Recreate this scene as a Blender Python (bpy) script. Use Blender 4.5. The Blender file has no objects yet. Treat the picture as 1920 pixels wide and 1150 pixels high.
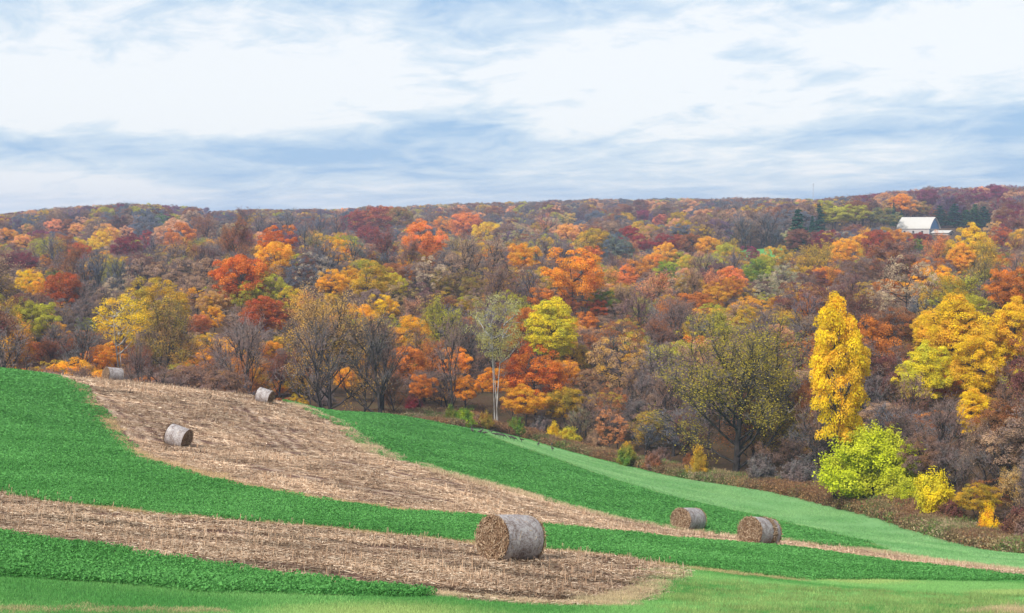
import bpy, bmesh, math, random
import numpy as np
from mathutils import Vector, Matrix, Euler, Quaternion, noise as mnoise

random.seed(7); rng=np.random.default_rng(7)
scene=bpy.context.scene
COL=scene.collection

# ---------------------------------------------------------------- camera
F=2800.0                                  # focal length in pixels of the 1920 px wide photograph
PITCH=math.atan((575-430)/F)
cam_d=bpy.data.cameras.new('camera'); cam=bpy.data.objects.new('camera',cam_d); COL.objects.link(cam)
cam_d.sensor_width=36.0; cam_d.lens=36.0*F/1920.0
cam_d.clip_start=0.1; cam_d.clip_end=12000
cam.location=(0,0,0); cam.rotation_euler=(math.pi/2-PITCH,0,0)
scene.camera=cam

# ---------------------------------------------------------------- sky, sun, exposure
EXPOSURE=1.8
HAZE=0.00021
SKY_BLUE=(0.098,0.156,0.232); SKY_WHITE=(0.276,0.281,0.288)
SUN_EL,SUN_AZ=math.radians(42),math.radians(215)      # azimuth clockwise from +Y: behind and to the left of the camera
world=bpy.data.worlds.new('World'); scene.world=world; world.use_nodes=True
def build_world():
    nt=world.node_tree; nt.nodes.clear(); N=nt.nodes.new; L=nt.links.new
    def math_(op,a,b=None,c=None,clamp=False):
        m=N('ShaderNodeMath'); m.operation=op; m.use_clamp=clamp
        for i,x in enumerate((a,b,c)):
            if x is None: continue
            if isinstance(x,(int,float)): m.inputs[i].default_value=x
            else: L(x,m.inputs[i])
        return m.outputs[0]
    out=N('ShaderNodeOutputWorld'); geo=N('ShaderNodeTexCoord'); sep=N('ShaderNodeSeparateXYZ')
    L(geo.outputs['Generated'],sep.inputs[0]); X,Y,Z=sep.outputs
    hyp=math_('SQRT',math_('ADD',math_('MULTIPLY',X,X),math_('MULTIPLY',Y,Y)))
    hyp=math_('MAXIMUM',hyp,0.001)
    sx=math_('DIVIDE',X,hyp); sy=math_('DIVIDE',Y,hyp)
    zz=math_('MAXIMUM',math_('SUBTRACT',math_('DIVIDE',Z,hyp),math_('MULTIPLY',sx,0.038)),-0.02)  # bands lean a little
    h=math_('LOGARITHM',math_('ADD',zz,0.06),math.e)
    def noise(kx,kh,off,scale=1,detail=5,rough=0.55,dist=0.0):
        c=N('ShaderNodeCombineXYZ')
        L(math_('MULTIPLY',sx,kx),c.inputs[0]); L(math_('MULTIPLY',sy,kx),c.inputs[1]); L(math_('ADD',math_('MULTIPLY',h,kh),off),c.inputs[2])
        n=N('ShaderNodeTexNoise'); n.inputs['Scale'].default_value=scale; n.inputs['Detail'].default_value=detail
        n.inputs['Roughness'].default_value=rough; n.inputs['Distortion'].default_value=dist
        L(c.outputs[0],n.inputs['Vector']); return n.outputs[0]
    big=noise(4.6,2.8,3.1,detail=6,rough=0.52,dist=0.25)
    fine=noise(17.0,10.0,8.7,detail=9,rough=0.62,dist=0.7)
    wisp=noise(44.0,24.0,2.7,detail=8,rough=0.65,dist=0.6)
    big2=noise(2.6,0.8,6.6,detail=3)
    warp=noise(5.0,1.2,1.3,detail=5,rough=0.6)
    warp2=noise(11.0,3.0,5.3,detail=6,rough=0.62)
    def band(zc,wd,amp,asym=0.0):
        d=math_('SUBTRACT',zz,math_('ADD',zc,math_('ADD',math_('MULTIPLY',math_('SUBTRACT',warp,0.5),0.030),math_('MULTIPLY',math_('SUBTRACT',warp2,0.5),0.022))))
        g=math_('DIVIDE',d,wd); g=math_('MULTIPLY',g,g); g=math_('POWER',2.718,math_('MULTIPLY',g,-1.0))
        return math_('MULTIPLY',g,amp)
    # darkness of the cloud deck: 0 white, 1 blue-grey
    d=math_('MULTIPLY',math_('SUBTRACT',big,0.50),2.6)
    d=math_('ADD',d,math_('MULTIPLY',math_('SUBTRACT',fine,0.5),1.9))
    d=math_('ADD',d,math_('MULTIPLY',math_('SUBTRACT',wisp,0.5),0.5))
    d=math_('ADD',d,0.26)
    d=math_('ADD',d,math_('MULTIPLY',band(0.059,0.0115,0.85),math_('ADD',math_('MULTIPLY',math_('SUBTRACT',big2,0.5),2.4),0.85)))
    d=math_('ADD',d,band(0.158,0.014,0.42))
    d=math_('ADD',d,band(0.010,0.016,0.34))
    d=math_('SUBTRACT',d,band(0.100,0.024,0.42))
    d=math_('MULTIPLY',d,1.0,clamp=True)
    ramp=N('ShaderNodeValToRGB'); e=ramp.color_ramp
    e.elements[0].position=0.0; e.elements[0].color=(*SKY_WHITE,1)
    e.elements[1].position=1.0; e.elements[1].color=(*SKY_BLUE,1)
    m=e.elements.new(0.35); m.color=(0.202,0.234,0.266,1)
    L(d,ramp.inputs[0])
    sky=N('ShaderNodeTexSky'); sky.sky_type='NISHITA'; sky.sun_disc=False
    sky.sun_elevation=SUN_EL; sky.sun_rotation=SUN_AZ
    b1=N('ShaderNodeBackground'); L(sky.outputs[0],b1.inputs[0]); b1.inputs[1].default_value=0.06
    b2=N('ShaderNodeBackground'); L(ramp.outputs[0],b2.inputs[0]); b2.inputs[1].default_value=1.0
    mx=N('ShaderNodeMixShader'); mx.inputs[0].default_value=0.92
    L(b1.outputs[0],mx.inputs[1]); L(b2.outputs[0],mx.inputs[2]); L(mx.outputs[0],out.inputs['Surface'])
build_world()
sun_d=bpy.data.lights.new('sun','SUN'); sun=bpy.data.objects.new('sun',sun_d); COL.objects.link(sun)
sun_d.energy=1.5; sun_d.angle=math.radians(12); sun_d.color=(1.0,0.95,0.87)
sdir=Vector((math.sin(SUN_AZ)*math.cos(SUN_EL),math.cos(SUN_AZ)*math.cos(SUN_EL),math.sin(SUN_EL)))
sun.rotation_euler=sdir.to_track_quat('Z','Y').to_euler(); sun.location=(0,-20,60)
scene.view_settings.view_transform='Standard'; scene.view_settings.look='None'
scene.view_settings.exposure=EXPOSURE; scene.view_settings.gamma=1.0; scene.view_settings.use_curve_mapping=False
scene.cycles.max_bounces=8; scene.cycles.diffuse_bounces=4; scene.cycles.transmission_bounces=3
scene.cycles.transparent_max_bounces=6; scene.cycles.volume_bounces=1
scene.cycles.use_denoising=True

# ---------------------------------------------------------------- terrain heights
cp,sp=math.cos(PITCH),math.sin(PITCH)
def ray(u,v):
    u=np.asarray(u,float); v=np.asarray(v,float)
    cx=(u-960)/F; cy=-(v-575)/F
    dy=cp+cy*sp; dz=-sp+cy*cp
    return cx/dy, dz/dy          # x/Y and z/Y
# ground control points: photo pixel and distance
G=[(0,1150,31),(480,1150,31.5),(960,1150,32),(1440,1150,33),(1920,1150,34),
(955,1052,47),(0,1005,43),(0,928,55),(500,985,53),(1250,1070,47),(1422,1026,74),(1290,998,91),
(1920,1070,70),(1700,1052,75),(1600,1030,82),(1920,1040,112),(1800,1016,130),(1700,986,145),(1600,958,160),
(1450,920,180),(1280,896,198),(1100,855,215),(1000,827,225),(900,803,222),(830,797,200),
(328,838,100),(493,757,140),(100,708,133),(0,697,125),(212,717,143),(400,738,146),(540,755,150),(700,778,172),
(0,820,85),(200,820,98),(640,948,66),(560,850,105),(760,870,97),(760,960,65),(960,982,66),(1100,995,70),(1050,950,88),
(850,895,105),(950,835,165),(1120,895,140),(1250,935,120),(1380,965,110),(700,810,150),(1500,990,98),(625,795,128),
(-300,700,120),(-300,820,85),(-300,940,52),(-300,1150,30),(2250,1150,34),(2250,1080,64),(2250,1050,100),(1750,1100,50),(1600,1100,50)]
# ground behind the crest and under the trees: u, canopy-top v, distance, height of canopy
T=[(0,708,150,0),(-300,706,140,0),(0,742,172,0),(-300,742,165,0),(0,600,195,15),(-300,600,195,15),(250,560,205,18),(300,748,172,0),(540,800,180,0),(640,550,205,18),(720,800,205,0),(950,560,250,19),(1380,610,205,20),(1570,560,190,22),(1800,560,158,20),(2200,560,150,20),
(0,520,260,16),(-300,520,260,16),(300,520,270,17),(680,495,290,18),(850,490,310,18),(1080,465,350,18),(1250,500,330,18),(1450,480,300,18),(1600,445,330,18),(1820,425,300,18),(1700,490,250,18),(1900,505,230,18),(2250,430,300,18),
(0,450,450,16),(-300,450,450,16),(200,430,480,16),(420,400,450,17),(700,392,410,18),(880,402,430,18),(980,440,480,17),(1100,440,600,16),(1300,440,600,16),(1450,455,480,16),
(0,405,900,15),(-300,410,900,15),(200,386,950,15),(350,391,950,15),(470,405,900,15),(650,405,950,15),(900,385,1300,15),(1050,375,1300,15),(1200,373,1350,15),(1450,372,1400,15),(1530,377,1300,15),
(1000,425,850,14),(1250,405,900,15),(1400,437,640,12),(1640,432,600,14),(1550,387,800,14),(1700,368,980,15),(1800,353,1250,15),(1900,350,1250,15),(1920,405,700,15),(2250,350,1250,15),(2250,405,700,15),(1720,437,800,0),
(-300,430,2600,0),(500,430,2600,0),(1200,420,2600,0),(2200,420,2600,0)]
W=[(0,1.5,-1.75),(15,1,-1.75),(-15,1,-1.75),(0,12,-3.6),(8,12,-3.7),(-8,12,-3.5),(0,-30,-0.5),(40,-25,-1),(-40,-25,0),(40,3,-2.5),(-40,3,-1.4)]
pts=[]
for u,v,Y in G:
    a,b=ray(u,v); pts.append((a*Y,Y,b*Y))
for u,v,Y,h in T:
    a,b=ray(u,v); pts.append((a*Y,Y,b*Y-h))
pts+=W
pts=np.array(pts)
def warp(x,y):
    y=np.maximum(y,-30); return 1.4*np.clip(x/(y+40),-0.75,0.75), np.log(y+40)
def kern(d2): return 0.5*d2*np.log(d2+1e-12)
wa,wb=warp(pts[:,0],pts[:,1]); N=len(pts)
K=kern((wa[:,None]-wa)**2+(wb[:,None]-wb)**2)+np.eye(N)*2e-4
Pm=np.c_[np.ones(N),wa,wb]
M=np.block([[K,Pm],[Pm.T,np.zeros((3,3))]])
sol=np.linalg.solve(M,np.r_[pts[:,2],0,0,0])
def zt(x,y):
    x=np.asarray(x,float); y=np.asarray(y,float); sh=np.broadcast(x,y).shape
    x=np.broadcast_to(x,sh).ravel(); y=np.broadcast_to(y,sh).ravel(); out=np.empty(x.size)
    for i in range(0,x.size,40000):
        a,b=warp(x[i:i+40000],y[i:i+40000])
        out[i:i+40000]=kern((a[:,None]-wa)**2+(b[:,None]-wb)**2)@sol[:N]+sol[N]+sol[N+1]*a+sol[N+2]*b
    return out.reshape(sh)
YS=np.exp(np.linspace(math.log(8),math.log(420),260))
def hit(u,v):
    u=np.atleast_1d(np.asarray(u,float)); v=np.atleast_1d(np.asarray(v,float))
    a,b=ray(u,v)
    Z=b[:,None]*YS-zt(a[:,None]*YS,np.broadcast_to(YS,(len(u),len(YS))))
    neg=Z<0; k=np.argmax(neg,1); ok=neg.any(1); k=np.where(ok,np.maximum(k,1),len(YS)-1)
    lo,hi=YS[k-1],YS[k]
    for _ in range(14):
        m=(lo+hi)/2; z=b*m-zt(a*m,m); lo=np.where(z>=0,m,lo); hi=np.where(z<0,m,hi)
    Y=np.where(ok,(lo+hi)/2,np.nan)
    return Y

# ---------------------------------------------------------------- helpers
def tag(o,label=None,cat=None,group=None,kind=None):
    if label: o['label']=label
    if cat: o['category']=cat
    if group: o['group']=group
    if kind: o['kind']=kind
    return o
def link(name,me,mats=(),parent=None):
    o=bpy.data.objects.new(name,me); COL.objects.link(o)
    for m in mats:
        if m.name not in [x.name for x in me.materials if x]: me.materials.append(m)
    if parent: o.parent=parent
    return o
def empty(name,loc,rz=0.0):
    o=bpy.data.objects.new(name,None); COL.objects.link(o); o.location=loc; o.rotation_euler=(0,0,rz); o.empty_display_size=0.5
    return o
def mesh_np(name,V,Fc,smooth=False,attrs=None):
    """Fc: list of index arrays (n,3) or (n,4)."""
    V=np.asarray(V,np.float32); me=bpy.data.meshes.new(name)
    Fc=[np.asarray(f,np.int32) for f in (Fc if isinstance(Fc,list) else [Fc]) if len(f)]
    me.vertices.add(len(V)); me.vertices.foreach_set('co',V.ravel())
    idx=np.concatenate([f.ravel() for f in Fc]); tot=np.concatenate([np.full(len(f),f.shape[1],np.int32) for f in Fc])
    st=np.concatenate([[0],np.cumsum(tot)[:-1]]).astype(np.int32)
    me.loops.add(len(idx)); me.loops.foreach_set('vertex_index',idx)
    me.polygons.add(len(tot)); me.polygons.foreach_set('loop_start',st); me.polygons.foreach_set('loop_total',tot)
    if smooth: me.polygons.foreach_set('use_smooth',np.ones(len(tot),bool))
    me.update(calc_edges=True)
    for k,(dom,arr) in (attrs or {}).items():
        arr=np.asarray(arr,np.float32)
        if arr.ndim==1: a=me.attributes.new(k,'FLOAT',dom); a.data.foreach_set('value',arr)
        else: a=me.attributes.new(k,'FLOAT_COLOR',dom); a.data.foreach_set('color',np.c_[arr,np.ones(len(arr))].astype(np.float32).ravel())
    return me
def lin(c): 
    return tuple(((x/255)/12.92 if x/255<=0.04045 else ((x/255+0.055)/1.055)**2.4) for x in c)

class NT:
    def __init__(s,name):
        s.m=bpy.data.materials.new(name); s.m.use_nodes=True; s.t=s.m.node_tree; s.t.nodes.clear()
        s.out=s.t.nodes.new('ShaderNodeOutputMaterial')
    def n(s,ty,**k):
        x=s.t.nodes.new('ShaderNode'+ty)
        for a,b in k.items(): setattr(x,a,b)
        return x
    def l(s,a,b): s.t.links.new(a,b)
    def set(s,inp,v):
        if hasattr(v,'is_output') or isinstance(v,bpy.types.NodeSocket): s.l(v,inp)
        elif isinstance(v,tuple) and len(v)==3 and inp.type=='RGBA': inp.default_value=(*v,1)
        else: inp.default_value=v
    def math(s,op,a,b=0.0,clamp=False):
        x=s.n('Math',operation=op,use_clamp=clamp); s.set(x.inputs[0],a); s.set(x.inputs[1],b); return x.outputs[0]
    def mix(s,f,a,b,mode='MIX'):
        x=s.n('Mix',data_type='RGBA',blend_type=mode); s.set(x.inputs[0],f); s.set(x.inputs[6],a); s.set(x.inputs[7],b); return x.outputs[2]
    def noise(s,vec,scale,detail=4,rough=0.55,dist=0.0):
        x=s.n('TexNoise'); s.l(vec,x.inputs['Vector']); x.inputs['Scale'].default_value=scale; x.inputs['Detail'].default_value=detail
        x.inputs['Roughness'].default_value=rough; x.inputs['Distortion'].default_value=dist; return x.outputs[0]
    def ramp(s,f,stops):
        x=s.n('ValToRGB'); e=x.color_ramp
        e.elements[0].position=stops[0][0]; e.elements[0].color=(*stops[0][1],1)
        e.elements[1].position=stops[-1][0]; e.elements[1].color=(*stops[-1][1],1)
        for p,c in stops[1:-1]: q=e.elements.new(p); q.color=(*c,1)
        s.l(f,x.inputs[0]); return x.outputs[0]
    def attr(s,name,ty='GEOMETRY',o='Fac'):
        x=s.n('Attribute',attribute_name=name,attribute_type=ty); return x.outputs[o]
    def mapping(s,vec,scale):
        x=s.n('Mapping'); s.l(vec,x.inputs[0]); x.inputs['Scale'].default_value=scale; return x.outputs[0]
    def bump(s,h,strength,dist):
        x=s.n('Bump'); x.inputs['Strength'].default_value=strength; x.inputs['Distance'].default_value=dist; s.l(h,x.inputs['Height']); return x.outputs[0]
    def surf(s,col,rough=0.9,spec=0.15,normal=None):
        b=s.n('BsdfPrincipled'); s.set(b.inputs['Base Color'],col); s.set(b.inputs['Roughness'],rough)
        b.inputs['Specular IOR Level'].default_value=spec
        if normal: s.l(normal,b.inputs['Normal'])
        s.l(b.outputs[0],s.out.inputs['Surface']); return s.m
    def leaf(s,col,trans=0.3):
        d=s.n('BsdfDiffuse'); t=s.n('BsdfTranslucent'); m=s.n('MixShader'); m.inputs[0].default_value=trans
        s.set(d.inputs['Color'],col); s.set(t.inputs['Color'],col)
        s.l(d.outputs[0],m.inputs[1]); s.l(t.outputs[0],m.inputs[2]); s.l(m.outputs[0],s.out.inputs['Surface']); return s.m

# foliage: colour carried by each tree ("tint", "tint2"), speckle by each leaf ("rnd")
def mat_foliage(name,trans=0.3,lo=0.78,hi=1.2,use_random=True):
    t=NT(name); tc=t.n('TexCoord')
    a=t.attr('tint','INSTANCER','Color'); b=t.attr('tint2','INSTANCER','Color')
    pos=tc.outputs['Object']
    n1=t.noise(pos,0.28,3,0.5); f=t.math('MULTIPLY',t.math('SUBTRACT',n1,0.5),5.0); f=t.math('ADD',f,0.45,True)
    r=t.attr('rnd'); 
    f2=t.math('ADD',t.math('MULTIPLY',f,0.75),t.math('MULTIPLY',r,0.25),True)
    c=t.mix(f2,a,b)
    g=t.math('ADD',t.math('MULTIPLY',r,hi-lo),lo)
    cl=t.attr('clump'); g=t.math('MULTIPLY',g,t.math('ADD',t.math('MULTIPLY',cl,0.36),0.84))
    cc=t.n('CombineColor'); t.l(g,cc.inputs[0]); t.l(g,cc.inputs[1]); t.l(g,cc.inputs[2])
    c=t.mix(1.0,c,cc.outputs[0],'MULTIPLY')
    return t.leaf(c,trans)
M_LEAF=mat_foliage('autumn_leaves',0.38); M_TWIG=mat_foliage('fine_twigs',0.15,0.8,1.2)
def mat_bark(name,col,col2,sc=3.0):
    t=NT(name); tc=t.n('TexCoord'); n=t.noise(t.mapping(tc.outputs['Object'],(1,1,0.35)),sc,4)
    c=t.mix(t.math('MULTIPLY',t.math('SUBTRACT',n,0.35),3.0,True),col,col2)
    return t.surf(c,0.95,0.1,t.bump(n,0.5,0.03))
M_BARK=mat_bark('dark_bark',(0.018,0.015,0.015),(0.075,0.062,0.060))
M_WBARK=mat_bark('white_birch_bark',(0.14,0.125,0.115),(0.52,0.51,0.48),1.6)
M_TWIGB=mat_bark('twig_bark',(0.085,0.070,0.060),(0.16,0.135,0.12))
M_GREYBARK=mat_bark('grey_bark',(0.10,0.09,0.085),(0.22,0.20,0.19))

def mat_grass_ground(name,c1,c2,c3,dry,dryamt=0.5,big=0.12):
    t=NT(name); geo=t.n('NewGeometry'); P=geo.outputs['Position']
    n1=t.noise(P,big,5,0.6); n2=t.noise(P,2.3,5,0.7); n3=t.noise(P,11,3,0.7)
    c=t.mix(t.math('MULTIPLY',t.math('SUBTRACT',n2,0.36),3.4,True),c1,c2)
    c=t.mix(t.math('MULTIPLY',t.math('SUBTRACT',n3,0.45),2.5,True),c,c3)
    c=t.mix(t.math('MULTIPLY',t.math('SUBTRACT',n1,0.53),6.0*dryamt,True),c,dry)
    h=t.math('ADD',n2,n3)
    return t.surf(c,0.95,0.05,t.bump(h,0.9,0.12))
A_D1,A_D2,A_D3=(0.06,0.22,0.048),(0.085,0.30,0.066),(0.115,0.37,0.092)
M_ALF=mat_grass_ground('alfalfa_ground',A_D1,A_D2,A_D3,(0.09,0.22,0.05),0.10)
M_LIGHT=mat_grass_ground('light_grass_ground',(0.17,0.37,0.135),(0.21,0.42,0.16),(0.27,0.47,0.19),(0.32,0.46,0.19),0.25,0.06)
M_MEADOW=mat_grass_ground('meadow_grass_ground',(0.080,0.28,0.065),(0.13,0.37,0.095),(0.20,0.43,0.13),(0.42,0.46,0.20),0.5,0.16)
M_FLOOR=mat_grass_ground('forest_litter_ground',(0.06,0.038,0.026),(0.11,0.065,0.036),(0.15,0.09,0.05),(0.10,0.12,0.04),0.2)
def mat_stubble(name):
    t=NT(name); geo=t.n('NewGeometry'); P=geo.outputs['Position']
    uv=t.n('UVMap'); uv.uv_map='rows'; sp=t.n('SeparateXYZ'); t.l(uv.outputs[0],sp.inputs[0])
    nP=t.noise(P,0.35,4,0.6); nF=t.noise(P,3.0,6,0.75); nG=t.noise(P,14,3,0.75)
    vec=t.mapping(uv.outputs[0],(0.022,1.0,1)); nr=t.noise(vec,0.9,4,0.6); nr2=t.noise(vec,0.22,3,0.5)
    wob=t.math('ADD',sp.outputs[1],t.math('MULTIPLY',nP,0.8))
    row=t.math('SINE',t.math('MULTIPLY',wob,2*math.pi/2.6)); 
    s=t.math('ADD',t.math('MULTIPLY',row,0.24),t.math('MULTIPLY',t.math('SUBTRACT',nr,0.5),1.3))
    s=t.math('ADD',s,t.math('MULTIPLY',t.math('SUBTRACT',nr2,0.5),1.2))
    s=t.math('ADD',s,t.math('MULTIPLY',t.math('SUBTRACT',nF,0.5),1.5)); s=t.math('ADD',s,t.math('MULTIPLY',t.math('SUBTRACT',nG,0.5),1.2))
    s=t.math('ADD',s,0.36,True)
    c=t.ramp(s,[(0.0,(0.13,0.070,0.052)),(0.35,(0.25,0.155,0.115)),(0.6,(0.43,0.30,0.215)),(1.0,(0.66,0.52,0.39))])
    return t.surf(c,0.95,0.05,t.bump(t.math('ADD',nF,nG),0.9,0.08))
M_STUB=mat_stubble('corn_stubble_ground')
def mat_tuft(name,trans=0.3):
    t=NT(name); a=t.attr('tint','INSTANCER','Color'); r=t.attr('rnd')
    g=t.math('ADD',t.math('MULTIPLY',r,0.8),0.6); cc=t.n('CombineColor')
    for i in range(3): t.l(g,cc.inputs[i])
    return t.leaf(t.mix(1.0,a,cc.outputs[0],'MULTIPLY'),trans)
M_TUFT=mat_tuft('grass_blades',0.35); 
def mat_straw(name):
    t=NT(name); a=t.attr('tint','INSTANCER','Color'); r=t.attr('rnd')
    c=t.ramp(r,[(0.0,(0.17,0.105,0.075)),(0.35,(0.36,0.255,0.18)),(0.7,(0.54,0.43,0.33)),(1.0,(0.78,0.69,0.57))])
    return t.leaf(t.mix(1.0,c,a,'MULTIPLY'),0.15)
M_STRAW=mat_straw('corn_straw')

# ---------------------------------------------------------------- ground sheet
def edge_curve(tab,by='u'):
    t=sorted(tab); us=np.array([p[0] for p in t],float); vs=np.array([p[1] for p in t],float)
    return lambda u: np.interp(u,us,vs)
edgeY=edge_curve([(-400,168),(0,172),(300,182),(540,192),(700,203),(830,214),(900,229),(1000,231),(1100,221),(1280,203),(1450,184),(1600,165),(1700,150),(1800,135),(1920,117),(2300,100)])
crestY=edge_curve([(-400,120),(0,133),(100,136),(212,145),(400,153),(540,160),(700,182),(830,206)])
def u_of(x,y): return 960+F*x/y*1.0
UA=lambda u: (np.asarray(u,float)-960)/F     # x/Y of a photo column (the small pitch term is constant across a column only at v; see ray())

def ground():
    yy=np.r_[np.arange(-60,2,4.0),2+np.cumsum(np.r_[0,np.geomspace(0.35,45,360)])]
    yy=yy[yy<3100]
    aa=np.r_[np.linspace(-3,-0.8,16)[:-1],np.linspace(-0.8,-0.42,24)[:-1],np.linspace(-0.42,0.42,190),np.linspace(0.42,0.8,24)[1:],np.linspace(0.8,3,16)[1:]]
    Yg,Ag=np.meshgrid(yy,aa,indexing='ij'); Xg=Ag*(np.abs(Yg)+25)
    Z=zt(Xg,Yg); V=np.c_[Xg.ravel(),Yg.ravel(),Z.ravel()]
    nr,nc=Yg.shape; i=np.arange(nr*nc).reshape(nr,nc)
    Q=np.c_[i[:-1,:-1].ravel(),i[:-1,1:].ravel(),i[1:,1:].ravel(),i[1:,:-1].ravel()]
    Q=Q[(np.abs(V[Q][:,:,0]).max(1)<2650)]
    me=mesh_np('ground',V,Q,True)
    cx=V[Q].mean(1); uu=u_of(cx[:,0],np.maximum(cx[:,1],20))
    far=(cx[:,1]>edgeY(uu)-2)
    me.materials.append(M_MEADOW); me.materials.append(M_FLOOR)
    me.polygons.foreach_set('material_index',far.astype(np.int32))
    o=link('ground',me); tag(o,kind='structure'); return o
ground()

# boundaries of the field strips, read off as points on the terrain
cA=[(85,706),(120,718),(145,740),(165,770),(178,788),(190,803),(203,822),(225,848),(280,874),(350,893),(450,915),(560,935),(640,948),(760,960),(880,970),(960,982),(1100,997),(1250,1012),(1375,1022),(1500,1034),(1600,1047),(1700,1060),(1800,1072),(1860,1080),(1905,1086)]
cB=[(540,757),(590,772),(625,793),(640,806),(660,820),(700,845),(760,870),(850,895),(950,920),(1050,950),(1150,975),(1250,993),(1380,1008),(1480,1018),(1600,1031),(1700,1046),(1800,1060),(1920,1073),(2250,1100)]
cC=[(790,792),(830,799),(880,808),(950,835),(1040,865),(1120,895),(1250,935),(1380,965),(1500,992),(1600,1017),(1640,1028),(1700,1046)]
cD=[(830,797),(900,804),(1000,829),(1100,857),(1200,882),(1280,898),(1450,921),(1600,958),(1700,987),(1800,1016),(1900,1037),(1960,1045),(2250,1062)]
cE=[(-420,895),(0,928),(170,954),(298,967),(426,977),(640,997),(891,1021),(1023,1035),(1194,1050),(1240,1060),(1262,1072)]
cF=[(-420,975),(0,1005),(128,1024),(192,1033),(362,1058),(503,1082),(640,1097),(853,1122),(1015,1137),(1151,1139),(1225,1112),(1262,1078)]
cG=[(-420,1080),(0,1083),(200,1094),(400,1114),(640,1118),(860,1124)]
cH=[(1240,1060),(1320,1070),(1400,1080),(1500,1090),(1600,1089),(1700,1090),(1800,1093),(1905,1094)]
def curve_world(pts_uv,step=6,cap=None):
    p=np.array(pts_uv,float); us=np.arange(p[0,0],p[-1,0]+step,step); us[-1]=p[-1,0]
    vs=np.interp(us,p[:,0],p[:,1]); vs=vs+np.interp(us,p[:,0],p[:,1])*0
    Y=hit(us,vs)
    if cap is not None: c=cap(us); Y=np.where(np.isnan(Y),c,np.minimum(Y,c))
    a,_=ray(us,vs); return us,Y,a
def fn(pts_uv,cap=None,smooth=5):
    us,Y,a=curve_world(pts_uv,6,cap); k=np.ones(smooth)/smooth
    Yp=np.convolve(np.pad(np.log(Y),smooth//2,mode='edge'),k,'valid'); return lambda u: np.exp(np.interp(u,us,Yp))
cst=lambda u: crestY(u)
yA=fn(cA,cst,5); yB=fn(cB,cst,13); yC=fn(cC,lambda u:edgeY(u)+2); yD=fn(cD,lambda u:edgeY(u)-4)
yE=fn(cE); yF=fn(cF,None,3); yG=fn(cG); yH=fn(cH)
over=lambda u: crestY(u)+16
def stack(*a):  return np.stack(a)
STRIPS={}
STR_DY={}
def strip(name,u0,u1,bot,top,mat,dz,nv=40,du=6,rows=None,wob=0.0):
    us=np.arange(u0,u1+0.1,du); yb,yt=bot(us),top(us); yt=np.maximum(yt,yb+0.02)
    if wob:
        w=np.array([mnoise.noise(Vector((u*0.035,3.3,hash(name)%7)))+0.6*mnoise.noise(Vector((u*0.13,1.3,2))) for u in us]); 
        yb=yb*(1+w*wob)
    t=np.linspace(0,1,nv); Y=np.exp(np.log(yb)[:,None]*(1-t)+np.log(yt)[:,None]*t)
    A=UA(us)[:,None]*np.ones(nv); X=A*Y; Z=zt(X,Y)+dz
    V=np.c_[X.ravel(),Y.ravel(),Z.ravel()]; i=np.arange(len(us)*nv).reshape(len(us),nv)
    Q=np.c_[i[:-1,:-1].ravel(),i[1:,:-1].ravel(),i[1:,1:].ravel(),i[:-1,1:].ravel()]
    me=mesh_np(name,V,Q,True)
    if rows is not None:
        s,tt=rows(X.ravel(),Y.ravel()); uvl=me.uv_layers.new(name='rows'); li=Q.ravel()
        uvl.data.foreach_set('uv',np.c_[s[li],tt[li]].astype(np.float32).ravel())
    o=link(name,me,[mat]); tag(o,kind='structure'); STRIPS[name]=(u0,u1,bot,top); return o
def polyline_xy(f,u0,u1,ext0=None):
    us=np.linspace(u0,u1,160); y=f(us); p=np.c_[UA(us)*y,y]
    if ext0 is not None: d=p[0]-p[8]; d/=np.linalg.norm(d); p=np.r_[[p[0]+d*40],p]
    return p
def dist_poly(P,poly,soft=False):
    best=np.full(len(P),1e9); arc=np.zeros(len(P)); acc=0; ssum=np.zeros(len(P)); tot=0
    for a,b in zip(poly[:-1],poly[1:]):
        ab=b-a; L=np.linalg.norm(ab)+1e-9; t=np.clip(((P-a)@ab)/L**2,0,1); q=a+t[:,None]*ab; d=np.hypot(*(P-q).T)
        m=d<best; best[m]=d[m]; arc[m]=acc+t[m]*L; acc+=L; w=L/(d+0.6)**5; ssum+=w; tot+=w*(acc-L/2)
    if soft: return np.maximum((ssum/1.333)**-0.25-0.6,0)+1e-3,tot/ssum   # smooth distance: rows bend without a crease
    return best,arc
plA=polyline_xy(yA,88,1905,(-3,25)); plB=polyline_xy(yB,540,1905,(-6,25))
WIDTH=44.0
def rows_hill(x,y):
    P=np.c_[x,y]; dA,s=dist_poly(P,plA,True); dB,_=dist_poly(P,plB,True)
    return s, dA/(dA+dB+1e-3)*WIDTH
def rows_near(x,y):
    pe=polyline_xy(yE,-300,1262); dE,s=dist_poly(np.c_[x,y],pe); return s,dE
def blend(f,g,ua,ub):
    def h(u):
        t=np.clip((np.asarray(u,float)-ua)/(ub-ua),0,1); t=t*t*(3-2*t); return np.exp(np.log(f(u))*(1-t)+np.log(g(u))*t)
    return h
tanTop=blend(over,yB,430,545)
leftTop=blend(over,yA,20,92)
leftBot=lambda u: np.where(u<1240,yE(u),yH(u))
tanBot=lambda u: np.where(np.asarray(u)<92,leftTop(u),yA(u))
strip('corn_stubble_slope',26,1904,tanBot,tanTop,M_STUB,0.030,60,5,rows_hill)
strip('alfalfa_slope',-420,1904,leftBot,lambda u:np.maximum(leftTop(u),leftBot(u)),M_ALF,0.045,46,6)
darkTop=blend(over,yC,700,830)
strip('alfalfa_slope',540,1640,yB,darkTop,M_ALF,0.045,36,6)
lightBot=lambda u: np.where(u<1640,yC(u),yB(u))
strip('hay_meadow',800,2250,lightBot,yD,M_LIGHT,0.035,36,6)
strip('corn_stubble_strip',-420,1260,yF,yE,M_STUB,0.030,40,5,rows_near)
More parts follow.
